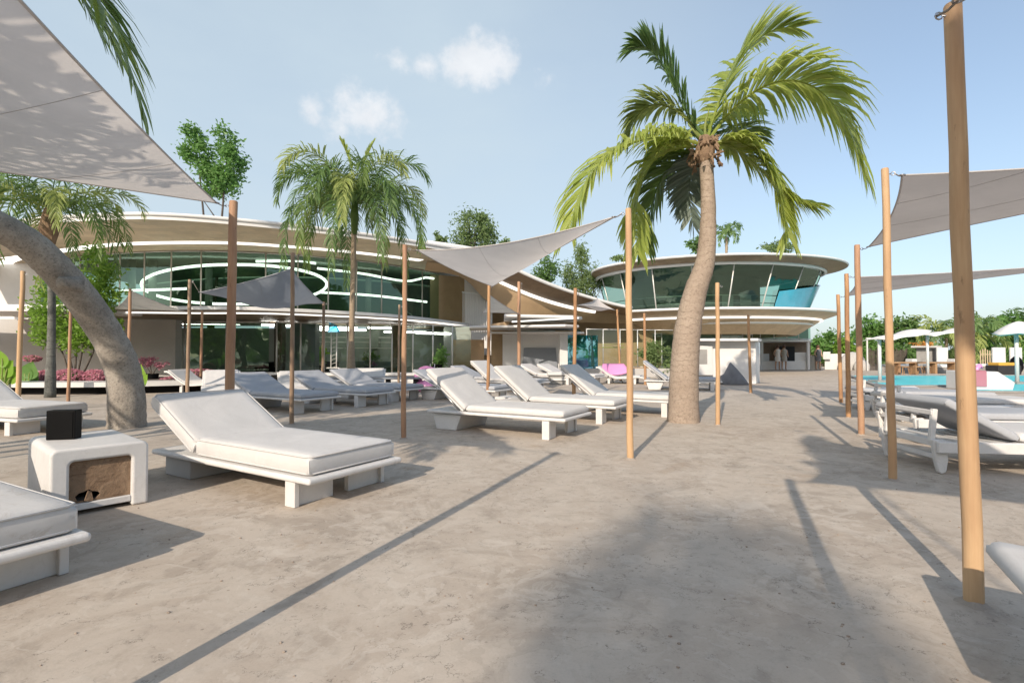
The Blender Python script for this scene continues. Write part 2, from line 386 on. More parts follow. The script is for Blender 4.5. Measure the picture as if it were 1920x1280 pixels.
# ================================================================== POSTS
POST = {}
def post(key, bx, by, z, dia, mat, label, lean=(0,0), hook=0.0):
    o = thing('wooden_post', label, 'post', (bx,by,0), 0, 'wooden posts holding the shade sails')
    b = MB(); pts = []; rad = []
    for i in range(9):
        t = i/8; w = .006 if 0 < i < 8 else 0
        pts.append((lean[0]*t+random.uniform(-w,w), lean[1]*t+random.uniform(-w,w), z*t)); rad.append(dia/2*(1.06-.12*t)*(1+random.uniform(-.025,.025)))
    pts.insert(8, tuple(lerp(Vector(pts[7]),Vector(pts[8]),.97))); rad.insert(8, rad[-1]); rad[-1] *= .86
    b.tube(pts, rad, 14)
    b.build('pole', M[mat], o, smooth=40)
    f = MB(); nf = 14; r1 = [dia/2*.9 for k in range(nf)]; r2 = [dia/2+.012+random.uniform(0,.035) for k in range(nf)]
    cs = [(math.cos(2*math.pi*k/nf), math.sin(2*math.pi*k/nf)) for k in range(nf)]
    f.add([(c*r,s*r,.016+random.uniform(0,.010)) for (c,s),r in zip(cs,r1)]+[(c*r,s*r,-.002) for (c,s),r in zip(cs,r2)], [(k,(k+1)%nf,nf+(k+1)%nf,nf+k) for k in range(nf)])
    f.build('mortar_collar', M['mortar'], o, smooth=True)
    e = MB(); top = Vector((lean[0],lean[1],z-.06)); rr = dia/2
    ring = [top+Vector((math.cos(hook)*(rr+.03+.018*math.cos(a)), math.sin(hook)*(rr+.03+.018*math.cos(a)), .018*math.sin(a))) for a in [k*math.pi/4 for k in range(9)]]
    e.tube(ring, .004, 6, False); e.tube([top, top+Vector((math.cos(hook)*(rr+.014),math.sin(hook)*(rr+.014),0))], .005, 6)
    e.build('eye_bolt', M['steel'], o, smooth=True)
    POST[key] = Vector((bx+lean[0], by+lean[1], z)) + Vector((math.cos(hook)*(rr+.04), math.sin(hook)*(rr+.04), -.06))
    return o
def post_px(key, px, py, ptop, dia_px, mat, label, tx=None, d=None, hook=0.0):
    b = gp(px,py) if d is None else Vector((at(px,600,d).x, d, 0))
    t = at(tx if tx is not None else px, ptop, b.y)
    return post(key, b.x, b.y, t.z, dia_px*b.y/FX/math.sqrt(1+(b.x/b.y)**2), mat, label, (t.x-b.x, 0), hook)
post_px('N', 1826,1131, 8, 40, 'wood_light', 'thickest tan wooden post, close to the camera, with its top end cut slanted', 1786, hook=math.pi)
post_px('E', 1674,900, 316, 16.5, 'wood_light', 'pale straight wooden post beside the slatted lounger, taupe sail just behind its top', 1659, hook=-.5)
post_px('F', 1615,815, 459, 12.5, 'wood_red', 'reddish brown post tied to the lower left corner of the taupe sail', 1607)
post_px('G', 1591,783, 513, 9.5, 'wood_mid', 'mid brown post at the upper left corner of the far grey sail', 1587)
post_px('Hh', 1577,755, 552, 7.5, 'wood_mid', 'thin brown post next to the drooping rim of the round upper building', 1571)
post_px('A', 1182,860, 391, 12.5, 'wood_light', 'honey coloured post in open ground holding the long tip of the grey triangular sail', 1178, hook=math.pi)
post_px('D', 1346,797, 530, 8.5, 'wood_light', 'pale yellow post standing just beside the thick palm trunk, no sail on it', 1345)
post_px('I', 1408,737, 590, 5.5, 'wood_mid', 'short looking brown post in front of the white wall and grey canvas heap', 1403)
post_px('B', 757,822, 459, 9.5, 'wood_red', 'slim reddish post on shaded ground holding the blunt left end of the triangular sail', 759, hook=.3)
post_px('J', 547,795, 474, 8.5, 'wood_brown', 'slim grey brown post passing in front of the dark tent shaped sail', 549)
post_px('C', 431,745, 377, 18, 'wood_red', 'sturdy red brown post behind the big lounger, white sail tip at its top', 438, d=6.35, hook=math.pi)
post_px('K', 351,748, 524, 7.5, 'wood_brown', 'thin dark post in front of the white shell loungers and pink hedge', 356)
post_px('L', 378,697, 583, 5.5, 'wood_red', 'thin pinkish post standing in the pink hedge before the dark glass', 379, d=17.0)
post_px('Mm', 128,763, 560, 7, 'wood_red', 'thin post seen under the leaning trunk in front of the leafy bush', 133)
post_px('O', 36,717, 508, 11, 'wood_light', 'light brown post at the big green leaves left of the leaning trunk', 43, d=10.3)
post_px('P', 242,690, 541, 7, 'wood_red', 'brown post half hidden by the leaning trunk near the pale small sail', 244, d=13.0)
post_px('Q', 606,706, 566, 6, 'wood_brown', 'thin dark post at the right corner of the dark tent shaped sail', 607, d=14.2)
post_px('S', 747,745, 571, 4.5, 'wood_brown', 'very thin post beside the reddish slim post, in front of the glazed ground floor', 749)
post_px('T', 915,765, 533, 6, 'wood_mid', 'light brown post under the lowest edge of the triangular sail', 917, d=12.4)
post_px('U', 973,728, 528, 6.5, 'wood_red', 'red brown post in front of the white block with a blue grey sheet', 973, d=15.5)
post_px('V', 1076,747, 540, 7, 'wood_mid', 'slim brown post with a dark foot behind the middle loungers', 1079)
post_px('X', 1210,722, 587, 5, 'wood_mid', 'thin orange brown post between the honey coloured post and the palm trunk', 1208)
post_px('Y', 1163,705, 580, 4, 'wood_mid', 'thinnest far post beside the pink shell chair', 1157, d=22.0)
# the posts around the camera that carry the near sails and throw the long shadows
post('W1', -1.56, 1.39, 2.86, .085, 'wood_light', 'post outside the frame at the near corner of the large white sail')
post('W2', .53, .06, 2.86, .085, 'wood_light', 'post beside the camera at the corner of the near right sail')
post('W3', -7.2, 2.9, 2.86, .085, 'wood_light', 'post outside the frame at the far left corner of the large white sail')
post('W4', 7.1, 3.7, 2.95, .085, 'wood_light', 'post outside the frame at the outer corner of the taupe sail')
post('W5', 4.6, -2.6, 2.86, .085, 'wood_light', 'post behind the camera at the outer corner of the near right sail')
post('W6', 10.6, 8.6, 2.85, .085, 'wood_light', 'post outside the frame at the outer corner of the far grey sail')

# ================================================================== SAILS
def sail(name, label, corners, mat, sag=.12, pull=(.3,.3,.3), ties=(), n=22, grp='triangular shade sails'):
    C = [Vector(c) for c in corners]; G = (C[0]+C[1]+C[2])/3
    def P(b):
        p = C[0]*b[0]+C[1]*b[1]+C[2]*b[2]
        for (i, j), pl in zip(((0,1),(1,2),(2,0)), pull): p += (G-(C[i]+C[j])/2)*(4*b[i]*b[j]*pl)
        p.z -= sag*27*b[0]*b[1]*b[2]*.5
        return p
    mb = MB(); idx = {}; vs = []; fs = []
    for i in range(n+1):
        for j in range(n+1-i):
            idx[i,j] = len(vs); vs.append(P((1-(i+j)/n, i/n, j/n)))
    for i in range(n):
        for j in range(n-i):
            fs.append((idx[i,j],idx[i+1,j],idx[i,j+1]))
            if j < n-i-1: fs.append((idx[i+1,j],idx[i+1,j+1],idx[i,j+1]))
    mb.add(vs, fs)
    o = thing(name, label, 'shade sail', tuple(G), 0, grp)
    mb.build('cloth', M[mat], o, smooth=True, world=True)
    h = MB()
    for k in range(3):
        b = [0,0,0]; pts = []
        for i in range(n+1):
            b = [0,0,0]; b[k] = 1-i/n; b[(k+1)%3] = i/n; pts.append(P(b))
        h.tube(pts, .009, 6)
    h.build('hem', M['hem' if mat != 'sail_grey' else 'cushion_grey_and_shaded'], o, smooth=True, world=True)
    sm = MB()
    for bb in (.36,.68):
        sm.tube([P((bb, (1-bb)*i/16, (1-bb)*(1-i/16)))-Vector((0,0,.002)) for i in range(17)], .0022, 5)
    sm.build('seam', M['hem' if mat != 'sail_grey' else 'cushion_grey_and_shaded'], o, smooth=True, world=True)
    for k in range(3):
        rg = MB(); q0 = C[k]; rg.tube([q0+Vector((.026*math.cos(a),.026*math.sin(a),0)) for a in [j*math.pi/5 for j in range(11)]], .0055, 6, False); rg.build('corner_ring', M['steel'], o, smooth=True, world=True)
    for k, key in ties:
        r = MB(); a, b = C[k], POST[key]; m = (a+b)/2 - Vector((0,0,.012))
        r.tube([a,m,b], .006, 6); r.build('rope', M['rope'], o, smooth=True, world=True)
    return o
def near(key, toward, gap):        # sail corner a little short of its post
    p = POST[key]; t = Vector(toward); return p + (t-p).normalized()*gap
cL = Vector((-4.0,3.6,2.85))
sail('shade_sail', 'large translucent off white sail overhead at top left, crossed by palm frond shadows',
     [near('C',cL,.16), Vector((-2.06,1.66,2.84)), near('W3',cL,.12)], 'sail', .05, (.03,.08,.04), ((0,'C'),(1,'W1'),(2,'W3')))
tT = POST['T']; cM = Vector((-.1,8.6,2.7))
sail('shade_sail', 'warm grey triangular sail with one long tip reaching up to the honey coloured post',
     [near('A',cM,.14), near('B',cM,.12), near('T',cM,.10)], 'sail', .45, (.28,-.08,.03), ((0,'A'),(1,'B'),(2,'T')))
cR = Vector((5.1,5.3,2.8))
sail('shade_sail', 'opaque taupe sail stretched between the pale straight post and the reddish brown post',
     [near('E',cR,.10), near('F',cR,.14), near('W4',cR,.12)], 'sail_taupe', .10, (.07,.10,.14), ((0,'E'),(1,'F'),(2,'W4')))
cR2 = Vector((8.2,10.2,2.65))
sail('shade_sail', 'far grey sail low above the pool terrace, its thin tip pointing right',
     [near('G',cR2,.12), near('Hh',cR2,.14), near('W6',cR2,.12)], 'sail_taupe', .08, (.06,.14,.20), ((0,'G'),(1,'Hh'),(2,'W6')))
cN = Vector((2.2,.2,2.85))
sail('shade_sail', 'sail beside the camera that shades the slatted lounger',
     [near('W2',cN,.10), near('N',cN,.12), near('W5',cN,.12)], 'sail_taupe', .08, (.10,.2,.2), ((0,'W2'),(1,'N'),(2,'W5')))
cD = Vector((-5.8,12.2,2.7))
sail('shade_sail', 'dark blue grey sail rising to a tent like peak in front of the glass wall',
     [at(374,548,12.6), (at(546,504,11.2)), near('Q',cD,.12)], 'sail_grey', .75, (.10,.06,-.45), ((0,'K'),(1,'J'),(2,'Q')))
sail('shade_sail', 'small pale sail right of the leaning trunk, below the dark glass',
     [at(246,545,13.1), at(342,583,15.2), at(214,580,16.5)], 'sail_pale', .1, (.1,.1,.1), ((0,'P'),))
sail('shade_sail', 'small brown grey sail hanging low by the thinnest far post',
     [at(1084,572,16.5), at(1152,581,21.5), at(1120,560,25)], 'sail_taupe', .5, (.2,.2,.2), ((0,'V'),(1,'Y')))
sail('shade_sail', 'small grey sail tied to the light brown post above the white slabs',
     [at(918,553,13.0), at(972,588,15.4), at(905,586,17)], 'sail_pale', .1, (.1,.1,.1), ((0,'T'),(1,'U')))

# ================================================================== LOUNGERS
def pad(mb, L, W, Tt, M4, r=.05, nx=16, ny=10, puff=.012):
    """rounded upholstered slab from x=0..L, y=-W/2..W/2, z=0..Tt carried through M4"""
    xs = [0, r*.3, r] + [lerp(r, L-r, i/nx) for i in range(1,nx)] + [L-r, L-r*.3, L]
    ys = [-W/2, -W/2+r*.3, -W/2+r] + [lerp(-W/2+r, W/2-r, i/ny) for i in range(1,ny)] + [W/2-r, W/2-r*.3, W/2]
    X, Y = len(xs), len(ys); vs = []; fs = []
    for top in (1,0):
        for x in xs:
            for y in ys:
                ex = max(0, r-min(x, L-x))/r; ey = max(0, r-min(y+W/2, W/2-y))/r
                e = min(1, math.hypot(ex,ey)); k = r*(1-math.sqrt(max(0,1-e*e)))
                if top: z = Tt - k + puff*(math.sin(math.pi*x/L)*math.sin(math.pi*(y+W/2)/W)) + .003*math.sin(x*9+y*4)*math.sin(y*7)
                else: z = k*.6
                vs.append(M4 @ Vector((x,y,z)))
    o = X*Y
    for i in range(X-1):
        for j in range(Y-1):
            a = i*Y+j
            fs.append((a, a+Y, a+Y+1, a+1)); fs.append((o+a, o+a+1, o+a+Y+1, o+a+Y))
    for i in range(X-1):
        fs.append((i*Y, o+i*Y, o+(i+1)*Y, (i+1)*Y)); a = i*Y+Y-1; fs.append((a, a+Y, o+a+Y, o+a))
    for j in range(Y-1):
        fs.append((j, j+1, o+j+1, o+j)); a = (X-1)*Y+j; fs.append((a, o+a, o+a+1, a+1))
    return mb.add(vs, fs)
def seam(mb, L, W, z, M4, r=.05):
    c = []
    for (x,y) in ((r,-W/2),(L-r,-W/2),(L,-W/2+r),(L,W/2-r),(L-r,W/2),(r,W/2),(0,W/2-r),(0,-W/2+r),(r,-W/2)): c.append(M4 @ Vector((x,y,z)))
    return mb.tube(c, .006, 6, False)
def lounger(label, style, cush='cushion', ang=33, grp='white sun loungers on the terrace', L=2.4, Wd=1.0):
    o = thing('sun_lounger', label, 'sun lounger', (0,0,0), 0, grp)
    px = .72
    if style == 'thick':
        f = MB(); f.box((L/2,0,.225), (L,Wd,.05)); f.build('frame', M['frame_white'], o, bevel=.022, seg=4)
        b = MB(); T1 = Matrix.Translation((px+.02,0,.25)); pad(b, L-px-.08, Wd-.09, .165, T1, .04, puff=.006); sc_ = b.build('seat_cushion', M[cush], o, smooth=60)
        T2 = Matrix.Translation((px-.02,0,.26)) @ Matrix.Rotation(R(180),4,'Z') @ Matrix.Rotation(R(-ang),4,'Y')
        b = MB(); pad(b, .90, Wd-.06, .14, T2, .04, puff=.004); bc = b.build('back_cushion', M[cush], o, smooth=60)
        for z_ in (.018,.128): q = MB(); seam(q, .90, Wd-.06, z_, T2, .04); q.build('piping', M[cush], bc, smooth=True)
        for z_ in (.02,.148): q = MB(); seam(q, L-px-.08, Wd-.09, z_, T1, .04); q.build('piping', M[cush], sc_, smooth=True)
        for s in (-1,1):
            q = MB(); q.box((L-.26,s*(Wd/2-.24),.1), (.05,.36,.2)); q.box((L-.26,s*(Wd/2-.045),.1), (.12,.045,.199)); q.build('leg', M['frame_white'], o, bevel=.006)
        q = MB(); q.box((.34,0,.1), (.46,Wd-.16,.2)); q.build('base_block', M['concrete'], o, bevel=.012)
        q = MB(); q.box((.36,0,.34), (.035,Wd-.3,.22), 0, 0, R(-38)); q.build('backrest_prop', M['greywall'], o, bevel=.004)
    elif style == 'slim':
        f = MB(); f.box((L/2,0,.285), (L,Wd,.045)); f.build('frame', M['frame_white'], o, bevel=.018, seg=3)
        b = MB(); pad(b, L-px-.06, Wd-.07, .095, Matrix.Translation((px+.02,0,.31)), .04); b.build('seat_cushion', M[cush], o, smooth=60)
        T2 = Matrix.Translation((px-.02,0,.325)) @ Matrix.Rotation(R(180),4,'Z') @ Matrix.Rotation(R(-ang),4,'Y')
        b = MB(); pad(b, .95, Wd-.06, .075, T2, .03, puff=.004); b.build('back_cushion', M[cush], o, smooth=60)
        T3 = T2 @ Matrix.Translation((.46,0,-.018)); q = MB(); q.box((0,0,0), (.90,Wd-.08,.028))
        q.v = [tuple(T3 @ Vector(v)) for v in q.v]; q.build('back_board', M['frame_white'], o, bevel=.008)
        for s in (-1,1):
            q = MB(); q.box((L-.30,s*(Wd/2-.16),.13), (.055,.26,.26)); q.box((L-.30,s*(Wd/2-.03),.13), (.11,.05,.259)); q.build('leg', M['frame_white'], o, bevel=.006)
        q = MB(); q.xprism([(.06,.25),(.62,.25),(.52,.0),(.14,.0)], -Wd/2+.08, Wd/2-.08); q.build('base_block', M['frame_white'], o, bevel=.012)
        for s in (-1,1):
            q = MB(); q.tube([(.55,s*(Wd/2-.13),.30),(.20,s*(Wd/2-.13),.62)], .016, 8); q.build('backrest_prop', M['steel'], o, smooth=True)
    elif style == 'slat':
        for s in (-1,1):
            q = MB(); q.box((L/2,s*(Wd/2-.03),.27), (L,.05,.11)); q.build('side_rail', M['frame_white'], o, bevel=.01)
            q = MB(); q.xprism([(-.02,.34),(.10,.34),(.12,.14),(.10,.02),(.055,-.0),(.03,.02),(.0,.14)], s*(Wd/2-.085)-.028, s*(Wd/2-.085)+.028); q.build('leg', M['frame_white'], o, bevel=.012)
            q = MB(); q.xprism([(L-.4,.33),(L-.28,.33),(L-.28,.14),(L-.31,.0),(L-.36,.0),(L-.4,.14)], s*(Wd/2-.085)-.028, s*(Wd/2-.085)+.028); q.build('leg', M['frame_white'], o, bevel=.012)
            q = MB(); q.box((.03,s*(Wd/2-.14),.47), (.05,.05,.34), 0, 0, R(6)); q.build('backrest_post', M['frame_white'], o, bevel=.01)
        q = MB(); q.box((.03,0,.30), (.045,Wd-.12,.07)); q.box((.03,0,.60), (.04,Wd-.25,.05)); q.box((.055,0,.16), (.03,Wd-.22,.05)); q.build('cross_rail', M['frame_white'], o, bevel=.008)
        q = MB(); [q.box((.14+i*.16,0,.31), (.10,Wd-.12,.022)) for i in range(14)]; q.build('slats', M['frame_white'], o, bevel=.005)
        b = MB(); pad(b, L-px-.08, Wd-.1, .09, Matrix.Translation((px+.04,0,.325)), .035); b.build('seat_cushion', M['cushion'], o, smooth=60)
        T2 = Matrix.Translation((px,0,.33)) @ Matrix.Rotation(R(180),4,'Z') @ Matrix.Rotation(R(-ang),4,'Y')
        b = MB(); pad(b, .74, Wd-.08, .085, T2, .03, puff=.004); b.build('back_cushion', M[cush], o, smooth=60)
    elif style == 'shell':
        prof = curve([(0,0,.66),(.14,0,.64),(.42,0,.42),(.75,0,.26),(1.2,0,.27),(1.7,0,.30),(2.0,0,.20)], 26)
        q = MB(); up = [(a.x,a.z) for a in prof]; q.xprism(up+[(x,z-.055) for x,z in reversed(up)], -Wd/2, Wd/2); q.build('shell', M['white'], o, smooth=50, bevel=.012)
        q = MB(); pr = [a for a in prof if .05 < a.x < 1.75]; q.xprism([(a.x,a.z+.035) for a in pr]+[(a.x,a.z+.002) for a in reversed(pr)], -Wd/2+.06, Wd/2-.06); q.build('seat_cushion', M[cush], o, smooth=50, bevel=.01)
        for x in (.5,1.5):
            for s in (-1,1):
                q = MB(); q.box((x,s*(Wd/2-.1),.105), (.09,.07,.21)); q.build('leg', M['frame_white'], o, bevel=.008)
    return o
def put(o, near_rear, head, Wd=1.0):
    a = R(head); n_ = Vector((-math.sin(a), math.cos(a)))
    o.location = (near_rear[0]+n_.x*Wd/2, near_rear[1]+n_.y*Wd/2, 0); o.rotation_euler = (0,0,a); return o
def again(src, label, near_rear, head, cush=None):
    c = copy_tree(src); c['label'] = label; put(c, near_rear, head+random.uniform(-2.2,2.2))
    if cush:
        for k in kids(c):
            if 'cushion' in k.name:
                k.data = k.data.copy(); k.data.materials[0] = M[cush]
    return c
l1 = put(lounger('large white sun lounger with thick cushion, in front of the sturdy red brown post', 'thick', ang=27), (-3.58,5.10), -31)
again(l1, 'stained white lounger at the lower left, only its foot end with thick soiled cushion showing', (-4.82,3.01), -30, 'cushion_soiled')
again(l1, 'white lounger behind the side table, left of the leaning palm trunk', (-9.35,8.1), -20)
l2 = put(lounger('nearest white slim lounger with raised back, left of the honey coloured post', 'slim', ang=38), (-1.36,8.15), -30)
again(l2, 'white slim lounger whose foot ends behind the honey coloured post', (-.34,9.74), -30)
again(l2, 'white slim lounger ending against the thick palm trunk', (1.0,10.6), -30)
lg = put(lounger('shaded grey lounger directly behind the large white one, its back facing the red brown post', 'slim', 'cushion_grey_and_shaded', 24), (-6.15,11.1), -30)  # shade on these middle pads is put into their grey colour
again(lg, 'shaded lounger with curved grey pad between the grey brown post and the thin trunked palm', (-5.3,12.3), -30, 'cushion_grey_and_shaded')
again(lg, 'low shaded grey lounger half hidden behind the curved grey one, before the thin palm trunk', (-4.8,13.7), -30, 'cushion_grey_and_shaded')
again(lg, 'shaded grey backed lounger next to the pink pool float', (-2.5,13.4), -30, 'cushion_grey_and_shaded')
again(lg, 'dark grey lounger just right of the pink pool float, with the white bench behind', (-2.0,17.6), -25, 'cushion_grey_and_shaded')
again(l2, 'white lounger tucked between the dark grey lounger and the light brown post', (-1.35,16.6), -30)
again(lg, 'pale far lounger in front of the white block with a blue grey sheet', (.35,20.6), -35, 'cushion')
again(lg, 'pale far lounger left of the slim brown post with dark foot', (1.1,20.4), -35, 'cushion')
again(l2, 'grey and white lounger just right of the thick palm trunk', (4.35,16.9), -20, 'cushion_grey_and_shaded')
ls = put(lounger('slatted white lounger with grey tilted backrest behind the pale straight post', 'slat', 'cushion_grey_and_shaded', 29), (4.2,5.05), -6)
ls = put(lounger('low slatted lounger half hidden at the right frame edge', 'slat', 'cushion', 5), (8.3,7.2), -8)
again(ls, 'white slatted lounger in shade just beyond the tilted grey backrest', (5.35,6.75), -6, 'cushion_grey_and_shaded')
again(ls, 'slatted lounger with a pale pad beside the reddish brown post', (6.75,8.9), -8, 'cushion')
again(ls, 'dark backed slatted lounger next to the mid brown post', (7.3,10.6), -10, 'cushion_grey_and_shaded')
lo = lounger('white lounger corner poking into the frame at the far right below the thick tan post', 'slim', ang=4); put(lo, (1.62,1.10), -30)
sh = put(lounger('white shell shaped lounger behind the thin dark post, before the pink hedge', 'shell', 'cushion'), (-9.35,15.5), -60)
again(sh, 'white shell shaped lounger just right of the leaning trunk base', (-10.6,15.6), -5)
again(sh, 'white shell seat on the left of the thin palm trunk, nearer the glass', (-5.9,17.2), -75)
again(sh, 'white shell seat touching the thin palm trunk from behind', (-5.3,17.4), -80)
again(sh, 'white curved shell back behind the shaded curved grey lounger', (-6.7,14.6), -60)
again(sh, 'white shell lounger in the far middle beside the pink shell chair', (3.3,20.2), -20)

# ================================================================== TABLES AND SMALL THINGS
fr = R(50); c0 = gp(278,942); ux = Vector((math.cos(fr),math.sin(fr),0)); uy = Vector((-math.sin(fr),math.cos(fr),0))
org = c0 - ux*.60
st = thing('side_table', 'chunky white side table with a broken brown board filling its open front', 'side table', tuple(org), fr)
TW, TD, TH = .60, .98, .50
def rc(cx, cz, r, a0, a1, k=6): return [(cx+r*math.cos(lerp(a0,a1,i/k)), cz+r*math.sin(lerp(a0,a1,i/k))) for i in range(k+1)]
q = MB(); q.xprism([(0,0)]+rc(.05,TH-.05,.05,math.pi,math.pi/2)+rc(TW-.05,TH-.05,.05,math.pi/2,0)+[(TW,0),(TW-.112,0)]+rc(TW-.142,TH-.132,.03,0,math.pi/2)+rc(.142,TH-.132,.03,math.pi/2,math.pi)+[(.112,0)], 0, TD); q.build('shell', M['frame_white'], st, bevel=.022, seg=4)
q = MB(); q.box((TW/2,TD/2,.06), (TW-.222,TD-.02,.05)); q.build('bottom_rail', M['frame_white'], st, bevel=.008)
pl = MB()   # cracked board with a ragged hole near its lower left
x0, x1, z0, z1 = .112, TW-.112, .087, TH-.102
hole = [(.165,.095),(.150,.135),(.172,.158),(.205,.165),(.228,.178),(.252,.160),(.285,.150),(.300,.128),(.265,.098),(.215,.103)]
outer = [(x0,z0),(x0,.14),(x0,z1),(.22,z1),(.30,z1),(x1,z1),(x1,.20),(x1,z0),(.29,z0),(.2,z0)]
nn = 10
vs = [(a,.035,b) for a,b in outer]+[(a,.035,b) for a,b in hole]+[(a,.055,b) for a,b in outer]+[(a,.055,b) for a,b in hole]
pl.add(vs, [(i,(i+1)%nn,nn+(i+1)%nn,nn+i) for i in range(nn)]+[(2*nn+i,3*nn+i,3*nn+(i+1)%nn,2*nn+(i+1)%nn) for i in range(nn)]+[(nn+i,nn+(i+1)%nn,3*nn+(i+1)%nn,3*nn+i) for i in range(nn)])
pl.build('front_board', M['infill'], st)
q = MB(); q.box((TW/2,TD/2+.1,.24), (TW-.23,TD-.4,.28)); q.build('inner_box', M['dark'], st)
q = MB(); q.add([(.20,.02,.09),(.255,.03,.09),(.245,.045,.155),(.225,.04,.168)], [(0,1,2,3)]); q.build('splinter', M['infill'], st, solid=.012)
bx = org + ux*.17 + uy*.60
mh = thing('menu_holder', 'black upright menu box standing on the white side table', 'menu holder', (bx.x,bx.y,TH+.001), R(14))
q = MB(); q.box((0,0,.118), (.20,.10,.236)); q.build('box', M['black'], mh, bevel=.006)
q = MB(); q.box((0,-.052,.118), (.17,.005,.21)); q.build('front_panel', M['black'], mh, bevel=.002)
# small black box on the far white bench
b2 = at(520,714,15.8)
o = thing('menu_holder', 'small black menu box between the grey brown post and the white plinth', 'menu holder', (b2.x,b2.y,0), 0)
q = MB(); q.box((0,0,.36), (.30,.22,.34)); q.build('box', M['black'], o, bevel=.01)
q = MB(); q.box((0,0,.095), (.5,.4,.19)); q.build('base', M['stone'], o, bevel=.01)
# long surf shaped bench
tb = gp(680,742); o = thing('low_table', 'long surfboard shaped grey table behind the thin palm trunk', 'table', (tb.x+.1,tb.y+1.5,0), R(2))
out = [(-1.6,-.25),(-1.2,-.33),(.3,-.34),(1.1,-.26),(1.55,-.08),(1.6,.05),(1.1,.26),(.2,.33),(-1.2,.32),(-1.6,.22)]
q = MB(); q.prism(out, .40, .46); q.build('top', M['greywall'], o, bevel=.02, seg=3)
for x in (-.9,.25,1.1):
    q = MB(); q.box((x,0,.2), (.14,.16,.40)); q.box((x,0,.02), (.34,.3,.04)); q.build('leg', M['dark'], o, bevel=.01)
o = thing('low_table', 'small white stool table between the two middle slim loungers', 'table', tuple(gp(700+260,770)), R(-30))
q = MB(); q.box((0,0,.27), (.55,.5,.06)); q.build('top', M['frame_white'], o, bevel=.015)
for s in (-1,1):
    q = MB(); q.box((s*.2,0,.12), (.06,.42,.24)); q.build('leg', M['frame_white'], o, bevel=.008)
q = MB(); q.box((0,0,.13), (.3,.36,.16)); q.build('crate_insert', M['table_wood'], o, bevel=.006)
o = thing('low_table', 'white side table of drawers in front of the white block, beside the far loungers', 'table', tuple(gp(1052,722)+Vector((0,.6,0))), 0)
q = MB(); q.box((0,0,.42), (.95,.6,.12)); q.build('top', M['white'], o, bevel=.015)
q = MB(); q.box((0,.02,.18), (.8,.5,.33)); q.build('body', M['stone'], o, bevel=.01)
q = MB(); q.box((0,-.25,.2), (.7,.06,.1)); q.build('drawer', M['white'], o, bevel=.01)
# pink pool float, pink shell chair
f0 = gp(797,737); o = thing('pool_float', 'pink inflatable pool float lying by the grey backed lounger', 'pool float', (f0.x,f0.y+.9,0), R(20))
q = MB(); ring = [(.42*math.cos(a), .42*math.sin(a), .16) for a in [k*math.pi/12 for k in range(25)]]; q.tube(ring, .16, 12, False); q.build('ring', M['pink'], o, smooth=True)
q = MB(); q.tube(curve([(-.3,0,.2),(-.36,0,.5),(-.15,0,.66),(.18,0,.60),(.36,0,.50)], 14), [.10]*3+[.14]*6+[.12]*4+[.08,.05], 10); q.build('neck', M['pink'], o, smooth=True)
for x in (.0,.14):
    q = MB(); q.tube([(x,.03,.66),(x+.02,.03,.86)], [.02,.012], 6); q.build('valve', M['white'], o, smooth=True)
f1 = at(1151,690,20.5); o = thing('shell_chair', 'bright pink shell chair behind the slim loungers', 'chair', (f1.x,f1.y,0), 0)
q = MB(); vs = []; fs = []
for i in range(9):
    for j in range(13):
        u, v = i/8, -1+j/6
        vs.append((v*.52*(1-.18*u*u), .28*u*u-.30*(1-u)+.16*v*v*-1*u, .34+.42*u+.10*v*v*(1-u)))
for i in range(8):
    for j in range(12): a = i*13+j; fs.append((a,a+1,a+14,a+13))
q.add(vs, fs); q.build('shell', M['pink'], o, smooth=True, solid=.05)
for s in (-1,1):
    q = MB(); q.tube([(s*.2,0,.36),(s*.34,-.12,0)], .02, 6); q.build('leg', M['steel'], o, smooth=True)
# ================================================================== PALMS
UP = Vector((0,0,1))
def bez(P, t):
    P = [Vector(p) for p in P]
    while len(P) > 1: P = [a.lerp(b,t) for a,b in zip(P,P[1:])]
    return P[0]
def frond(mb, P, n=48, L=.6, w=.04, droop=.5, sa=.8, r0=.022, t0=.12, lift=.15, plum=0.0, tip=.30, rag=.15, spread=1.0):
    pts = [bez(P, i/24) for i in range(25)]
    mb.tube(pts, [lerp(r0, .004, i/24) for i in range(25)], 6)
    for i in range(n):
        t = t0 + (1-t0)*(i+random.uniform(-.3,.3))/n; t = min(max(t,0),.995)
        p = bez(P,t); T = (bez(P,min(t+.02,1))-bez(P,max(t-.02,0))).normalized()
        S = T.cross(UP)
        S = S.normalized() if S.length > .15 else Vector((1,0,0))
        N = S.cross(T).normalized()
        prof = min(1, .45+2.2*(t-t0)) * (1 if t < .55 else lerp(1, tip, (t-.55)/.45))
        for s in (-1,1):
            if random.random() < rag*.25: continue
            ln = L*prof*random.uniform(1-rag,1+rag*.6)
            ca = lerp(.35, 1.3, t**2); rot = random.uniform(-plum,plum)
            d = (T*ca + (S*s*math.cos(rot)+N*math.sin(rot))*sa*spread + N*lift + Vector((random.uniform(-.12,.12),random.uniform(-.12,.12),random.uniform(-.12,.12)))).normalized()
            q = [p]; dd = d.copy()
            for k in range(4):
                q.append(q[-1]+dd*ln/4); dd = (dd + Vector((0,0,-droop*(.35+.4*k)))).normalized()
            wv = (T - d*T.dot(d)); wv = wv.normalized() if wv.length > .05 else S
            wv = (wv + N*random.uniform(-.5,.5)).normalized()
            ws = [w*.35, w*.95, w, w*.7, w*.08]
            vs = []
            for k in range(5): vs += [q[k]-wv*ws[k]*.5, q[k]+wv*ws[k]*.5]
            mb.add(vs, [(2*k,2*k+1,2*k+3,2*k+2) for k in range(4)])
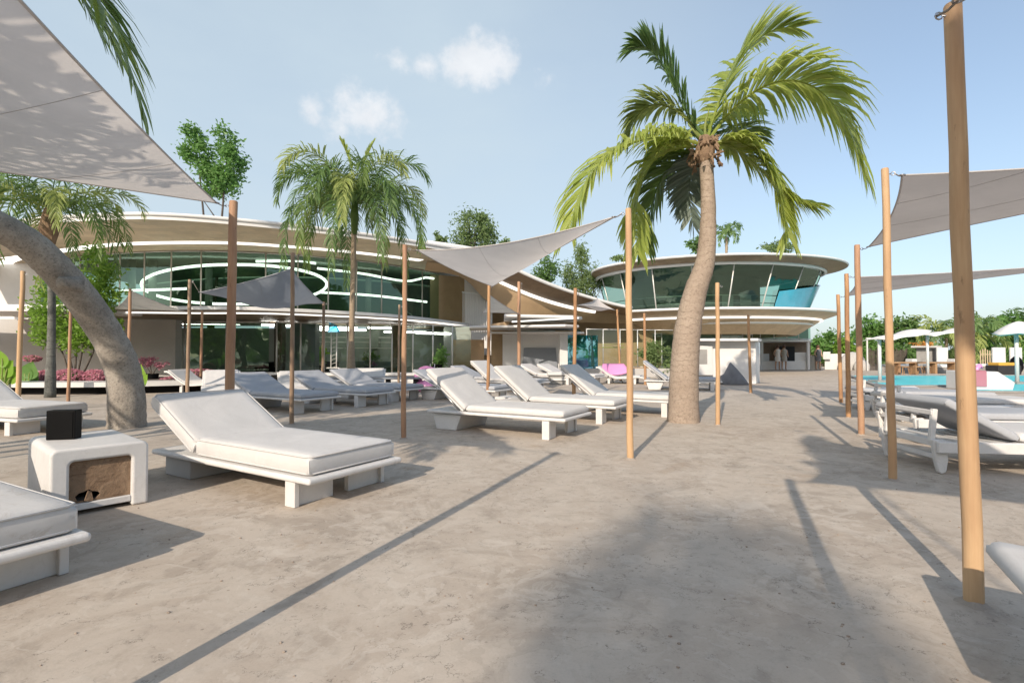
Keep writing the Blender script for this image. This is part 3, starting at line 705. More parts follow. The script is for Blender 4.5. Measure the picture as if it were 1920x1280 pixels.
def trunk_px(mb, rows, n=16, jit=.015, steps=40, knots=()):
    P = [at(x,y,d) for x,y,w,d in rows]; Rr = [w*d/FX/2 for x,y,w,d in rows]
    c = catmull(P, steps); rad = []
    for i in range(steps+1):
        s = i/steps*(len(Rr)-1); k = min(int(s),len(Rr)-2); rad.append(lerp(Rr[k],Rr[k+1],s-k)*(1+random.uniform(-jit,jit)))
    mb.tube(c, rad, n, True, jit*.7)
    return c, rad
# ---- the thick leaning palm in the middle right
D0 = 9.0
b0 = gp(1281,791)
pm = thing('palm_tree', 'big coconut palm with a thick curved trunk and yellow green wind blown fronds', 'palm tree', (b0.x,b0.y,0), 0, None)
q = MB(); tr, rd = trunk_px(q, [(1281,800,64,D0),(1281,786,58,D0),(1283,700,52,D0),(1289,620,48,D0),(1303,550,42,D0),(1322,490,35,D0),(1328,410,28,D0),(1326,340,25,D0),(1322,285,24,D0)], 20, .02, 60)
q.build('trunk', M['bark_main'], pm, smooth=True, world=True)
hub = at(1322,270,D0)
q = MB()
for i in range(70):
    a = random.uniform(0,6.28); z = random.uniform(-.42,.12); r = .15+.05*random.random()+(.05 if z < -.1 else 0)
    c = hub+Vector((math.cos(a)*r,math.sin(a)*r,z)); q.tube([c, c+Vector((math.cos(a)*.07,math.sin(a)*.07,random.uniform(-.14,.06)))], [.035,.012], 5)
q.sphere(hub+Vector((0,0,-.12)), .17, 12, 8, (1,1,1.7)); q.build('fibre_boss', M['fibre'], pm, world=True)
def F(ctrl): return [at(x,y,D0+dz) for x,y,dz in ctrl]
main = [ # control points (px,py,depth offset), leaflets, length, droop, material
 ([(1326,262,0),(1345,190,.1),(1395,40,.2),(1492,52,-.1)], 62, .62, .42, 'frond_yellow', .55),
 ([(1324,258,0),(1262,200,.2),(1240,60,.3),(1186,92,.3)], 56, .50, .45, 'frond_green', .5),
 ([(1330,262,0),(1420,120,-.4),(1560,90,-.7),(1616,318,-1.0)], 70, .95, .95, 'frond_yellow', .6),
 ([(1318,265,0),(1270,180,.5),(1195,170,.6),(1178,258,.7)], 48, .55, .75, 'frond_olive', .5),
 ([(1316,272,0),(1210,230,-.4),(1090,280,-.8),(1068,432,-1.0)], 68, .72, .85, 'frond_yellow', .55),
 ([(1318,276,0),(1250,270,.2),(1175,290,.3),(1196,478,.3)], 60, .62, .8, 'frond_yellow', .55),
 ([(1318,280,0),(1265,290,.7),(1215,330,.9),(1212,470,1.0)], 52, .55, .7, 'frond_dark', .5),
 ([(1322,285,.1),(1300,300,.5),(1283,330,.7),(1300,425,.7)], 44, .42, .30, 'frond_blue', .7),
 ([(1330,272,0),(1420,235,-.3),(1460,330,-.6),(1478,445,-.7)], 64, .62, .75, 'frond_yellow', .55),
 ([(1332,274,0),(1400,250,.1),(1440,370,-.3),(1524,384,-.6)], 56, .55, .7, 'frond_yellow', .55),
 ([(1330,265,.1),(1365,235,.7),(1400,230,1.0),(1428,262,1.3)], 36, .40, .55, 'frond_dark', .5),
 ([(1326,262,.1),(1345,215,.9),(1380,205,1.6),(1420,215,2.2)], 36, .45, .6, 'frond_green', .5),
 ([(1320,270,-.1),(1290,230,.9),(1255,240,1.5),(1225,300,1.8)], 40, .45, .65, 'frond_dark', .5),
]
for c, n_, L_, dr, mt, sp in main:
    q = MB(); frond(q, F(c), int(n_*1.7), L_*1.5, .056, dr*.55, .85, .03, .09, .15, .12, .5, .16, sp+.35)
    q.build('frond', M[mt], pm, world=True)
for c in ([(1324,270,0),(1322,235,-.05),(1330,205,-.05)], [(1322,270,0),(1300,245,-.1),(1290,232,-.1)]):
    q = MB(); q.tube(curve(F(c),8), [.035-.003*i for i in range(9)], 7); q.build('leaf_stalk', M['frond_olive'], pm, smooth=True, world=True)

# ---- leaning palm at the left with its crown outside the frame
bl = gp(238,802)
lp = thing('palm_tree', 'palm with a massive grey trunk leaning out of the frame at the left', 'palm tree', (bl.x,bl.y,0))
q = MB(); rows = [(238,812,70,8.35),(238,798,62,8.35),(237,740,58,8.3),(229,690,56,8.25),(207,640,54,8.1),(165,575,55,7.8),(115,515,56,7.4),(60,462,56,7.0),(0,425,54,6.6),(-80,385,58,6.2),(-180,320,52,5.9),(-260,230,48,5.7),(-310,100,46,5.6)]
tr, rd = trunk_px(q, rows, 28, .02, 90)
q.build('trunk', M['bark_lean'], lp, smooth=True, world=True)
q = MB(); kp = at(113,529,7.08); q.tube([kp+Vector((.02,.25,0)), kp+Vector((0,.02,0)), kp+Vector((0,-.02,0))], [.13,.085,.05], 12, True, .16); q.build('knot', M['bark_lean'], lp, smooth=True, world=True)
cr = at(-310,60,5.6)
for c, n_ in (([(-310,60,5.6),(-60,-330,5.7),(210,-90,5.9),(263,206,6.1)], 64), ([(-310,60,5.6),(-120,-260,6.4),(90,-160,6.8),(190,70,7.0)], 50), ([(-310,60,5.6),(-140,-300,6.0),(120,-170,6.2),(226,120,6.4)], 56),
      ([(-310,60,5.6),(-200,-420,5.2),(-40,-520,4.6),(100,-420,4.2)], 50), ([(-310,60,5.6),(-420,-300,5.6),(-600,-300,5.6),(-760,-60,5.6)], 46),
      ([(-310,60,5.6),(-320,-300,7.5),(-280,-380,9),(-220,-260,10)], 46), ([(-310,60,5.6),(-420,-100,6.5),(-560,0,8),(-600,250,9)], 46), ([(-310,60,5.6),(-300,-200,4.8),(-500,-300,4.0),(-760,-300,3.4)], 46)):
    q = MB(); frond(q, [at(*a) for a in c], n_, 1.15, .075, .34, .85, .026, .12, .1, .1, .45, .15, .95); q.build('frond', M['frond_dark'], lp, world=True)
# ---- thin trunked feathery palm in the middle left
def queen(name_label, rows, hub_px, reach, n_fr, seed, mat_t, mats, L=.42, up=.55, group=None, leaf_n=46, w=.022):
    random.seed(seed)
    base = at(*[rows[0][k] for k in (0,1,3)]); o = thing('palm_tree', name_label, 'palm tree', (base.x,base.y,0), 0, group)
    q = MB(); trunk_px(q, rows, 10, .02, 24); q.build('trunk', M[mat_t], o, smooth=True, world=True)
    h = at(*hub_px)
    for i in range(n_fr):
        a = 2*math.pi*(i/n_fr)+random.uniform(-.2,.2); e = (i*.618)%1
        d = Vector((math.cos(a),math.sin(a),0)); l = reach*random.uniform(.85,1.12)
        hi = lerp(1.05, .12, e)*up*reach
        end = lerp(.35,-1.02, e)*reach
        P = [h, h+d*l*.30+UP*hi, h+d*l*.85+UP*(hi*.95), h+d*l*lerp(.95,.80,e)+UP*end]
        q = MB(); frond(q, P, leaf_n, L, w, .55, .75, .016, .10, .12, .9, .5, .2, .9)
        q.build('frond', M[mats[i%len(mats)]], o, world=True)
    return o, h
gq = 'feathery palms before the glass building'
o, h = queen('feathery palm with a thin pale trunk and a wide drooping dark green crown', [(659,732,20,15.8),(659,640,11,15.8),(662,520,10,15.8),(664,400,10,15.8)], (665,385,15.8), 2.45, 28, 3, 'bark_thin', ('frond_green','frond_green','frond_olive','frond_dark'), .68, .66, gq, 80, .034)
for c in ([(665,385,15.8),(668,330,15.8),(650,285,15.7),(640,266,15.6)], [(665,385,15.8),(668,330,15.8),(690,290,15.8),(700,268,15.9)]):
    q = MB(); frond(q, [at(*a) for a in c], 34, .36, .05, .2, .45, .014, .45, .2, .2, .6, .1, .8); q.build('frond', M['frond_yellow'], o, world=True)
q = MB(); q.tube([at(664,440,15.8), at(665,408,15.8), at(665,380,15.8)], [.085,.13,.10], 10); q.build('crown_shaft', M['frond_dark'], o, smooth=True, world=True)
o, h = queen('feathery palm with mottled dark trunk behind the leaning trunk, under the big sail', [(94,745,18,13.9),(96,650,13,13.9),(97,560,12,13.9),(94,420,12,13.9)], (94,392,13.9), 2.1, 20, 5, 'bark_mottled', ('frond_green','frond_dark','frond_olive'), .56, .5, gq, 62, .034)
q = MB(); q.tube([at(96,470,13.8), at(93,430,13.75), at(92,392,13.8)], [.05,.22,.10], 10, True, .12); q.build('dead_sheath', M['fibre'], o, world=True)
random.seed(21)
# ---- palms standing behind the camera, whose shadows fall on the sail and the ground
def rear_palm(label, x, y, z, reach, n_fr, L=.62, lean=(.4,.3)):
    o = thing('palm_tree', label, 'palm tree', (x,y,0), 0, 'palms behind the viewpoint')
    q = MB(); c = curve([(x,y,0),(x+lean[0]*.2,y+lean[1]*.2,z*.4),(x+lean[0],y+lean[1],z)], 14); q.tube(c, [.24-.008*i for i in range(15)], 12, True, .03); q.build('trunk', M['bark_main'], o, smooth=True, world=True)
    h = c[-1]
    for i in range(n_fr):
        a = 2*math.pi*i/n_fr+random.uniform(-.2,.2); e = (i*.618)%1; d = Vector((math.cos(a),math.sin(a),0)); l = reach*random.uniform(.9,1.1)
        P = [h, h+d*l*.3+UP*lerp(1.1,.3,e), h+d*l*.8+UP*lerp(1.0,.1,e), h+d*l+UP*lerp(.1,-1.3,e)]
        q = MB(); frond(q, P, 36, L, .075, .45, .85, .025, .1, .15, .15, .4, .15, .8); q.build('frond', M['frond_dark'], o, world=True)
o = thing('palm_tree', 'palm beside the camera throwing frond shadows on the large white sail', 'palm tree', (-5.9,.2,0))
q = MB(); c = curve([(-5.9,.2,0),(-5.8,.4,2),(-5.25,1.0,4.35)], 14); q.tube(c, [.2-.006*i for i in range(15)], 12, True, .03); q.build('trunk', M['bark_main'], o, smooth=True, world=True)
for a, l in ((72,2.7),(98,2.2),(42,1.8),(125,1.9),(165,2.4),(190,2.4),(-38,2.8),(-58,2.4),(8,1.6),(-14,1.8)):
    a = R(a); d = Vector((math.cos(a),math.sin(a),0)); h = c[-1]
    q = MB(); frond(q, [h, h+d*l*.35+UP*.22, h+d*l*.75+UP*.14, h+d*l+UP*-.3], 27, .62, .075, .2, .85, .025, .1, .1, .15, .4, .15, 1.0); q.build('frond', M['frond_dark'], o, world=True)
# ================================================================== LEAFY TREES, SHRUBS
def leaves(mb, blobs, n, size, aspect=.5, shell=.55, droop=.0):
    tot = sum((b[1][0]*b[1][1]*b[1][2])**.667 for b in blobs)
    for c, r in blobs:
        k = int(n*(r[0]*r[1]*r[2])**.667/tot)
        # sub-clumps give light and dark patches and gaps
        cl = []
        for _ in range(max(5,k//55)):
            v = Vector((random.gauss(0,1),random.gauss(0,1),random.gauss(0,1))).normalized()*(random.uniform(.35,1.0)**.5)
            cl.append(Vector((v.x*r[0],v.y*r[1],v.z*r[2])))
        for i in range(k):
            o = random.choice(cl); sp = .26
            v = o + Vector((random.gauss(0,sp)*r[0],random.gauss(0,sp)*r[1],random.gauss(0,sp)*r[2]))
            p = Vector(c)+v; s = size*random.uniform(.6,1.35)
            a = Vector((random.gauss(0,1),random.gauss(0,1),random.gauss(0,.7)-droop)).normalized()
            b = a.cross(Vector((random.gauss(0,1),random.gauss(0,1),random.gauss(0,1)))).normalized()*s*aspect*.5
            nn = a.cross(b).normalized()*s*.12
            mb.add([p, p+a*s*.5+b+nn, p+a*s, p+a*s*.5-b+nn], [(0,1,2,3)])
def leaf_tree(label, base, tops, blobs, n, size, mat, bark='bark_dark', r=.09, name='tree', cat='tree', group=None, stems=None, droop=0.0, aspect=.5):
    base = Vector(base); o = thing(name, label, cat, tuple(base), 0, group)
    q = MB()
    for tp in tops:
        tp = Vector(tp); m = base.lerp(tp,.5)+Vector((random.uniform(-.1,.1),random.uniform(-.1,.1),0))*(tp-base).length*.25
        q.tube(curve([base+Vector((random.uniform(-1,1)*r,random.uniform(-1,1)*r,0)), m, tp], 8), [r*(1-.085*i) for i in range(9)], 8, True, .05)
        for j in range(3):
            a = m.lerp(tp, random.uniform(.2,.9)); q.tube([a, a+Vector((random.uniform(-.5,.5),random.uniform(-.5,.5),random.uniform(.2,.6)))*(tp-base).length*.3], [r*.4,r*.1], 5)
    q.build('trunk', M[bark], o, smooth=True, world=True)
    q = MB(); leaves(q, blobs, n, size, aspect, droop=droop); q.build('crown', M[mat], o, world=True)
    return o
def B(px, py, d, rx, ry, rd=None):      # blob from pixel centre and pixel radii
    p = at(px,py,d); k = d/FX; return (p, (rx*k, (rd if rd else (rx+ry)/2)*k, ry*k))
def G(px, d): p = at(px,600,d); return (p.x, d, 0)
# bright multi stemmed shrub-tree left of the leaning trunk
d = 16.2
leaf_tree('bright green leafy tree with several thin stems, seen above and below the leaning trunk', G(140,d), [at(110,640,d),at(150,610,d+.2),at(175,560,d),at(196,600,d+.1),at(128,655,d-.1)],
   [B(185,500,d,24,34),B(200,545,d,20,24),B(172,570,d,28,36),B(150,540,d,24,30),B(95,575,d,26,40),B(110,620,d,38,28),B(150,625,d,30,34),B(185,610,d,26,28),B(215,605,d,12,10)], 5200, .15, 'leaf_bright', r=.035)
gr = 'trees rising behind the curved roof'
d = 30
leaf_tree('slim tree with two upright leafy tops behind the roof, beside the white sail', G(395,d), [at(372,300,d),at(425,300,d)],
   [B(360,255,d,15,24),B(372,290,d,24,28),B(400,320,d,26,26),B(424,268,d,18,26),B(430,310,d,24,32),B(425,350,d,24,24),B(400,352,d,18,16)], 5200, .24, 'leaf_fresh', r=.12, group=gr)
d = 34
leaf_tree('rounded bushy tree above the roof edge right of the feathery palm', G(892,d), [at(890,430,d),at(880,420,d)],
   [B(888,428,d,34,34),B(868,448,d,18,20),B(912,445,d,18,24),B(890,405,d,20,14)], 3200, .26, 'leaf_bamboo', r=.14, group=gr, droop=.6, aspect=.35)
leaf_tree('small tuft of a tree at the roof edge, left of the rounded bushy tree', G(828,d), [at(828,448,d)], [B(828,446,d,10,10)], 260, .24, 'leaf_bamboo', r=.06, group=gr, droop=.5)
leaf_tree('low leafy top peeking over the triangular sail', G(960,d), [at(962,462,d)], [B(948,462,d,8,14),B(972,462,d,14,12)], 500, .26, 'leaf_bamboo', r=.08, group=gr, droop=.5)
leaf_tree('round dark tree just under the right edge of the triangular sail', G(1022,d), [at(1022,515,d)], [B(1024,508,d,24,26),B(1010,525,d,20,16)], 1600, .26, 'leaf_mid', r=.1, group=gr, droop=.5, aspect=.35)
leaf_tree('cluster of pointed bamboo like trees left of the round upper building', G(1092,d+2), [at(1090,500,d+2),at(1070,520,d+2),at(1118,520,d+2)],
   [B(1090,500,d+2,13,34),B(1088,470,d+2,7,16),B(1072,518,d+2,14,28),B(1110,525,d+2,18,24),B(1092,535,d+2,30,20)], 3600, .26, 'leaf_bamboo', r=.1, group=gr, droop=.7, aspect=.3)
leaf_tree('shrub on the rim of the round roof, left of the thick palm trunk', (at(1166,480,36)), [at(1166,484,36)], [B(1166,484,36,16,6)], 350, .24, 'leaf_bamboo', r=.04, name='shrub', cat='shrub', group='plants on the round roof')
leaf_tree('bush touching the thick palm trunk on the round roof', (at(1306,472,36)), [at(1306,460,36)], [B(1304,458,36,13,13)], 500, .24, 'leaf_mid', r=.04, name='shrub', cat='shrub', group='plants on the round roof')
leaf_tree('low green mound on the right half of the round roof', (at(1458,474,36)), [at(1458,468,36)], [B(1458,463,36,26,10)], 700, .24, 'leaf_bamboo', r=.04, name='shrub', cat='shrub', group='plants on the round roof')
o, h = queen('small palm standing on the round roof just right of the thick palm trunk', [(1362,474,5,37),(1362,445,4,37)], (1362,440,37), 1.1, 14, 9, 'bark_thin', ('frond_green',), .45, .9, None, 20, .07)
random.seed(33)
# trees beyond the pool
gp_ = 'trees beyond the pool'
d = 46
def far_tree(label, px, blobs, n, size=.42, mat='leaf_fresh', dd=0):
    D = d+dd; return leaf_tree(label, G(px,D), [at(b[0],b[1]+4,D) for b in blobs[:3]], [B(b[0],b[1],D,b[2],b[3]) for b in blobs], n, size, mat, r=.16, group=gp_, droop=.3, aspect=.45)
far_tree('low bushy tree between the bar and the thin brown posts', 1545, [(1545,640,20,18),(1530,655,14,14),(1562,655,18,14),(1548,665,24,12)], 1500)
far_tree('small yellowish tree just left of the thin brown posts', 1568, [(1576,655,12,14),(1590,645,12,16)], 500, .4, 'leaf_bright', -1)
far_tree('tall full tree directly behind the reddish brown post', 1622, [(1625,618,20,20),(1612,640,22,24),(1640,640,20,26),(1620,662,26,16)], 2200, .42, 'leaf_fresh', 1)
far_tree('tall dense tree between the pale straight post and the cantilever umbrella', 1686, [(1682,610,26,20),(1705,622,18,22),(1668,632,22,24),(1700,648,26,22),(1680,664,34,16)], 3000, .42, 'leaf_mid', 0)
far_tree('broad bush behind the wooden bench, under the first cantilever umbrella', 1720, [(1700,668,30,16),(1735,677,24,11),(1755,676,18,10)], 1500, .4, 'leaf_mid', -3)
far_tree('rounded tree at the right edge behind the white round umbrella', 1890, [(1890,618,28,26),(1905,640,24,24),(1865,645,24,24),(1880,665,40,20),(1915,605,16,14)], 3000, .42, 'leaf_fresh', 0)
far_tree('bushy hedge tree right of the thick tan post', 1838, [(1840,667,18,14),(1826,674,18,11),(1858,674,22,13)], 1300, .4, 'leaf_mid', -2)
far_tree('pale reed like bush beside the second cantilever umbrella', 1775, [(1775,674,22,12),(1760,680,18,8),(1800,676,20,12)], 1300, .42, 'leaf_bamboo', -2)
def far_palm(label, px, py, D, reach, sd): 
    return queen(label, [(px,692,6,D),(px,660,5,D),(px,py,5,D)], (px,py,D), reach, 13, sd, 'bark_thin', ('frond_green','frond_olive'), .95, .85, 'palms beyond the pool', 26, .13)
far_palm('palm beyond the pool just left of the thick tan post', 1774, 634, 44, 2.9, 11)
far_palm('palm beyond the pool just right of the thick tan post', 1824, 640, 45, 2.8, 12)
far_palm('palm beyond the pool with arching fronds left of the round umbrella', 1868, 628, 47, 3.2, 13)
random.seed(44)
for i, (x0,x1,D,lab) in enumerate(((1524,1606,52,'distant tree mass closing the view beyond the bar'),(1640,1760,56,'distant tree mass behind the pergola frames'),(1760,1925,55,'distant tree mass behind the palms at the right'))):
    bl = [B(lerp(x0,x1,(k+.5)/7), 682+random.uniform(-5,4), D, (x1-x0)/9, 9) for k in range(7)]
    leaf_tree(lab, G((x0+x1)/2,D), [at((x0+x1)/2,655,D)], bl, 2600, .5, 'leaf_dark', r=.2, group='distant tree belt', aspect=.5)
# big trees behind the camera: they stand in the glass as reflections
for i in range(15):
    x, y, hh = -66+i*9.6+random.uniform(-1.5,1.5), -45+random.uniform(-4,3), random.uniform(15,20)
    bl = [((x+random.uniform(-4,4), y+random.uniform(-2,2), hh*f), (4.6,3.0,hh*.17)) for f in (.14,.3,.45,.62,.78,.9)]
    leaf_tree('tree behind the camera, seen only as a reflection in the glass', (x,y,0), [(x,y,hh*.6)], bl, 1500, 1.7, 'leaf_fresh', r=.3, group='trees behind the viewpoint', aspect=.7)
leaf_tree('unseen broad tree added outside the frame to shade the grey loungers', (-9.6,.2,0), [(-8.8,1.0,5.6),(-7.8,1.6,5.6),(-9.8,.4,5.6)], [((-8.6,1.2,6.2),(1.3,1.2,.8)),((-10.0,.5,6.3),(1.1,1.1,.7)),((-7.3,1.9,6.1),(1.0,1.0,.6)),((-6.2,2.6,6.2),(.8,.8,.5))], 2600, .26, 'leaf_mid', r=.14, group='small trees behind the viewpoint')  # unseen caster, added so the middle loungers lie in shade
# two trees close behind the camera that shade the lower right of the terrace
leaf_tree('tall slim tree behind the camera shading the lower right ground', (-8.6,-19.4,0), [(-8.3,-19.2,12.0)], [((-8.35,-19.2,12.6),(.75,1.2,1.0)),((-8.8,-20.0,13.2),(.65,.9,.7)),((-8.0,-19.3,12.0),(.42,.6,.6))], 1150, .20, 'leaf_mid', r=.09, group='small trees behind the viewpoint')
leaf_tree('unseen slim tree added behind the camera to shade the thick tan post', (.3,-4.2,0), [(-.62,-4.0,5.4)], [((-.62,-4.0,6.0),(.2,.26,.62))], 800, .14, 'leaf_mid', r=.03, group='small trees behind the viewpoint')  # added out of view, crown kept narrow to shade only that post

# flowering hedge, big leaves, potted plants
def mound(label, px, py, d, rx, ry, mat='flower', n=1400, size=.07, name='flower_bush', cat='bush', group='pink flower mounds'):
    p = at(px,py,d); o = thing(name, label, cat, (p.x,p.y,max(0,p.z-ry*d/FX)), 0, group); k = d/FX
    q = MB(); q.sphere(p, 1, 14, 8, (rx*k*.86,rx*k*.5,ry*k*.86)); q.build('stems', M['leaf_dark'], o, smooth=True, world=True)
    q = MB()
    for i in range(n):
        v = Vector((random.gauss(0,1),random.gauss(0,1),random.gauss(0,1))).normalized(); c = p+Vector((v.x*rx*k,v.y*rx*k*.6,v.z*ry*k))*random.uniform(.88,1.06)
        a = Vector((random.gauss(0,1),random.gauss(0,1),random.gauss(0,1))).normalized(); b = a.orthogonal().normalized(); s = size*random.uniform(.6,1.2)
        q.add([c-a*s*.5, c+b*s*.4, c+a*s*.5, c-b*s*.4], [(0,1,2,3)])
    q.build('blossom', M[mat], o, world=True); return o
mound('pink flower mound at the left end of the planter', 86,707,16.0,18,13)
mound('pink flower mound in the planter beside the mottled trunk', 130,706,15.8,28,14)
mound('pink flower mound partly hidden by the leaning trunk', 178,706,15.9,22,13)
mound('pink flower mound behind the thin dark post and the shell loungers', 372,705,18.2,44,13, n=2200)
mound('pink flower mound behind the low white shell lounger', 325,715,17.2,26,9)
mound('small pink flower spray against the pale wall, right of the light brown post', 60,672,17.5,16,6, n=300)
def big_leaf_plant(label, px, d, items, mat, stem='frond_olive'):
    b = G(px,d); o = thing('leafy_plant', label, 'plant', b, 0, 'plants along the wall')
    for (x,y,w,h_,tilt) in items:
        c = at(x,y,d+random.uniform(-.2,.2)); k = d/FX; q = MB(); vs = []; fs = []
        for i in range(9):
            t = i/8; wd = math.sin(math.pi*min(1,(t*.93+.05))**.8)*w*k*.5
            cx = (t-.5)*h_*k; up = Vector((math.sin(tilt),-.25*math.sin(t*3),math.cos(tilt))); ac = Vector((math.cos(tilt),.0,-math.sin(tilt)))
            for j in (-1,-.5,0,.5,1): vs.append(c+Vector((up.x,up.y*.5,up.z))*cx + ac*wd*j + Vector((0,-.09*abs(j)*w*k*.6,0)))
        for i in range(8):
            for j in range(4): a = i*5+j; fs.append((a,a+1,a+6,a+5))
        q.add(vs,fs); q.build('leaf', M[mat], o, smooth=True, world=True)
        q = MB(); q.tube(curve([Vector(b)+Vector((random.uniform(-.1,.1),0,0)), Vector(b).lerp(c,.6)+Vector((0,0,.12)), c],6), [.018]*7, 6); q.build('stalk', M[stem], o, smooth=True, world=True)
    return o
big_leaf_plant('plant with huge bright green leaves at the left edge', 8, 14.5, [(4,672,24,34,-.3),(14,690,34,38,.7),(2,700,30,40,-.6),(24,706,26,30,1.0),(30,694,16,26,1.2)], 'leaf_lime')
big_leaf_plant('dark leafy plant right of the light brown post at the wall', 52, 15.4, [(46,700,30,34,-.5),(58,694,34,34,.3),(64,706,30,26,.9),(48,710,26,24,.2)], 'leaf_fresh')
big_leaf_plant('upright lime green leaf just right of the leaning trunk', 268, 14.6, [(268,703,14,42,-.15),(272,712,10,24,.4)], 'leaf_lime')
def pot_plant(label, px, d, pot_h, r, blobs, n, mat, size=.12):
    b = G(px,d); o = thing('potted_plant', label, 'potted plant', b, 0, 'plants along the wall')
    q = MB(); q.lathe([(.001,0),(r*.75,0),(r,pot_h),(r*.88,pot_h),(r*.8,pot_h-.05),(.001,pot_h-.05)], b, 16); q.build('pot', M['black'], o, smooth=40, world=True)
    q = MB()
    for bl in blobs: q.tube([(b[0],b[1],pot_h-.05), tuple(bl[0])], [.02,.008], 5)
    q.build('stem', M['bark_dark'], o, world=True)
    q = MB(); leaves(q, blobs, n, size); q.build('foliage', M[mat], o, world=True); return o
pot_plant('black pot with thin stems and a spray of pink blossom, right of the leaning trunk', 287, 17.5, .5, .2, [B(280,676,17.5,18,8),B(300,680,17.5,12,8),B(272,682,17.5,10,6)], 700, 'flower', .07)
# ================================================================== THE LONG CURVED BUILDING
def xy(px, d): return ((px-960)/FX*d, d)
def lvl(P, z): return [Vector((p[0],p[1],z)) for p in P]
ZR, ZS = 5.88, 5.70
ROOF = curve([(-27,20.5,0),(-24.2,21.3,0),(-21,19.7,0),(-17.9,18.2,0),(-14.8,17.4,0),(-11.8,17.2,0),(-8.6,18.4,0),(-5.5,20.3,0),(-3.2,22.2,0),(-1.25,24.1,0)], 60)
LEDC = curve([(-24.0,24.2,0),(-22.0,23.4,0),(-19.4,22.2,0),(-16.9,21.2,0),(-14.3,20.75,0),(-11.3,20.8,0),(-8.3,22.0,0),(-6.3,23.2,0),(-4.4,24.7,0)], 60)
GL = curve([(-24.5,26.0,0),(-21.5,24.3,0),(-18.4,23.0,0),(-15.2,22.3,0),(-12.8,22.3,0),(-10.7,22.8,0),(-8,24.2,0),(-5.8,26.2,0),(-4.1,28.6,0)], 60)
bd = thing('curved_pavilion', 'long two storey glass pavilion with a sweeping curved roof and lit soffit strips', 'building', (-9,22,0))
roof = MB(); back = [Vector((p.x*.97,p.y+10,0)) for p in ROOF]
roof.ribbon(lvl(ROOF,ZR+.02), lvl(back,ZR+.02)); roof.ribbon(lvl(ROOF,ZS), lvl(ROOF,ZR+.02))
rf = roof.build('roof', M['white_clean'], bd, smooth=40, world=True)
q = MB(); q.tube(lvl(ROOF, ZR+.0), .07, 8); q.build('roof_rim', M['white_clean'], rf, smooth=True, world=True)
q = MB(); q.ribbon(lvl(ROOF,ZS), lvl(GL,ZS-.02)); q.build('soffit', M['soffit'], rf, smooth=True, world=True)
def led(name, P, z, w, mat, par, n=60, dz=.012, side=1):
    q = MB(); A = []; Bq = []
    for i, p in enumerate(P):
        t = (P[min(i+1,len(P)-1)]-P[max(i-1,0)]).normalized(); nrm = Vector((-t.y,t.x,0))*side
        zz = z[i] if hasattr(z,'__len__') else z
        A.append(Vector((p.x,p.y,zz)) - nrm*w/2); Bq.append(Vector((p.x,p.y,zz)) + nrm*w/2)
    q.ribbon(A, Bq); q.ribbon([a+Vector((0,0,.05)) for a in A], A)
    return q.build(name, M[mat], par, world=True)
led('light_strip', LEDC, ZS-.03, .46, 'led', rf)
# looped light at the left end of the roof
loop = curve([(-22.0,23.4,0),(-23.6,24.2,0),(-25.4,25.6,0),(-27.2,28.0,0),(-27.4,30.5,0),(-26.2,32.2,0)], 24)
led('light_strip', loop, ZS-.05, .5, 'led', rf)
q = MB(); lp0 = [Vector((p.x-2.6,p.y-.5,0)) for p in loop]; q.ribbon(lvl(lp0,ZS-.02), lvl([Vector((p.x+.9,p.y+1.2,0)) for p in loop],ZS-.02)); q.build('soffit', M['soffit'], rf, world=True)
# upper glazing, one framed bay at a time
def glazing(par, P, z0, z1, n, gmat, fmat='mullion', mw=.06, lean=None, name='window', skip=()):
    Pn = even(P, n); Qn = even(lean, n) if lean else Pn
    for i in range(n):
        if i in skip: continue
        a, b = Pn[i], Pn[i+1]; a2, b2 = Qn[i], Qn[i+1]
        q = MB()
        q.tube([(a.x,a.y,z0),(a2.x,a2.y,z1)], mw/2, 6); 
        q.tube([(a.x,a.y,z0+.03),(b.x,b.y,z0+.03)], mw/2*.8, 6); q.tube([(a2.x,a2.y,z1-.03),(b2.x,b2.y,z1-.03)], mw/2*.8, 6)
        w = q.build(name, M[fmat], par, smooth=True, world=True)
        q = MB(); m = 4; A = [a.lerp(b,k/m) for k in range(m+1)]; A2 = [a2.lerp(b2,k/m) for k in range(m+1)]
        q.ribbon(lvl(A,z0+.02), lvl(A2,z1-.02)); pn = q.build('pane', M[gmat], w)
        off = Vector(par.location if not par.parent else par.parent.location)
        pn.data.transform(Matrix.Translation(-off))
glazing(bd, GL[3:], 2.85, ZS-.03, 17, 'glass_dark', mw=.07)
# first floor slab with its own light line
SL = curve([(-19.5,17.2,0),(-16.5,16.6,0),(-13.6,16.9,0),(-11.3,17.2,0),(-9.15,17.3,0),(-7.0,18.6,0),(-5.3,20.3,0),(-4.2,22.0,0),(-3.2,24.5,0),(-2.2,27.5,0)], 50)
q = MB(); SB = [Vector((p.x*.97-.1,p.y+8,0)) for p in SL]
q.ribbon(lvl(SL,2.78), lvl(SB,2.78)); q.ribbon(lvl(SL,2.66), lvl(SL,2.78)); sl = q.build('floor_slab', M['white_clean'], bd, smooth=40, world=True)
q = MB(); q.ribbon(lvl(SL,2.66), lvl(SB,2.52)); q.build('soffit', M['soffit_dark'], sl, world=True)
led('light_strip', [Vector((p.x+.12,p.y+1.1,0)) for p in SL], 2.61, .26, 'led', sl)
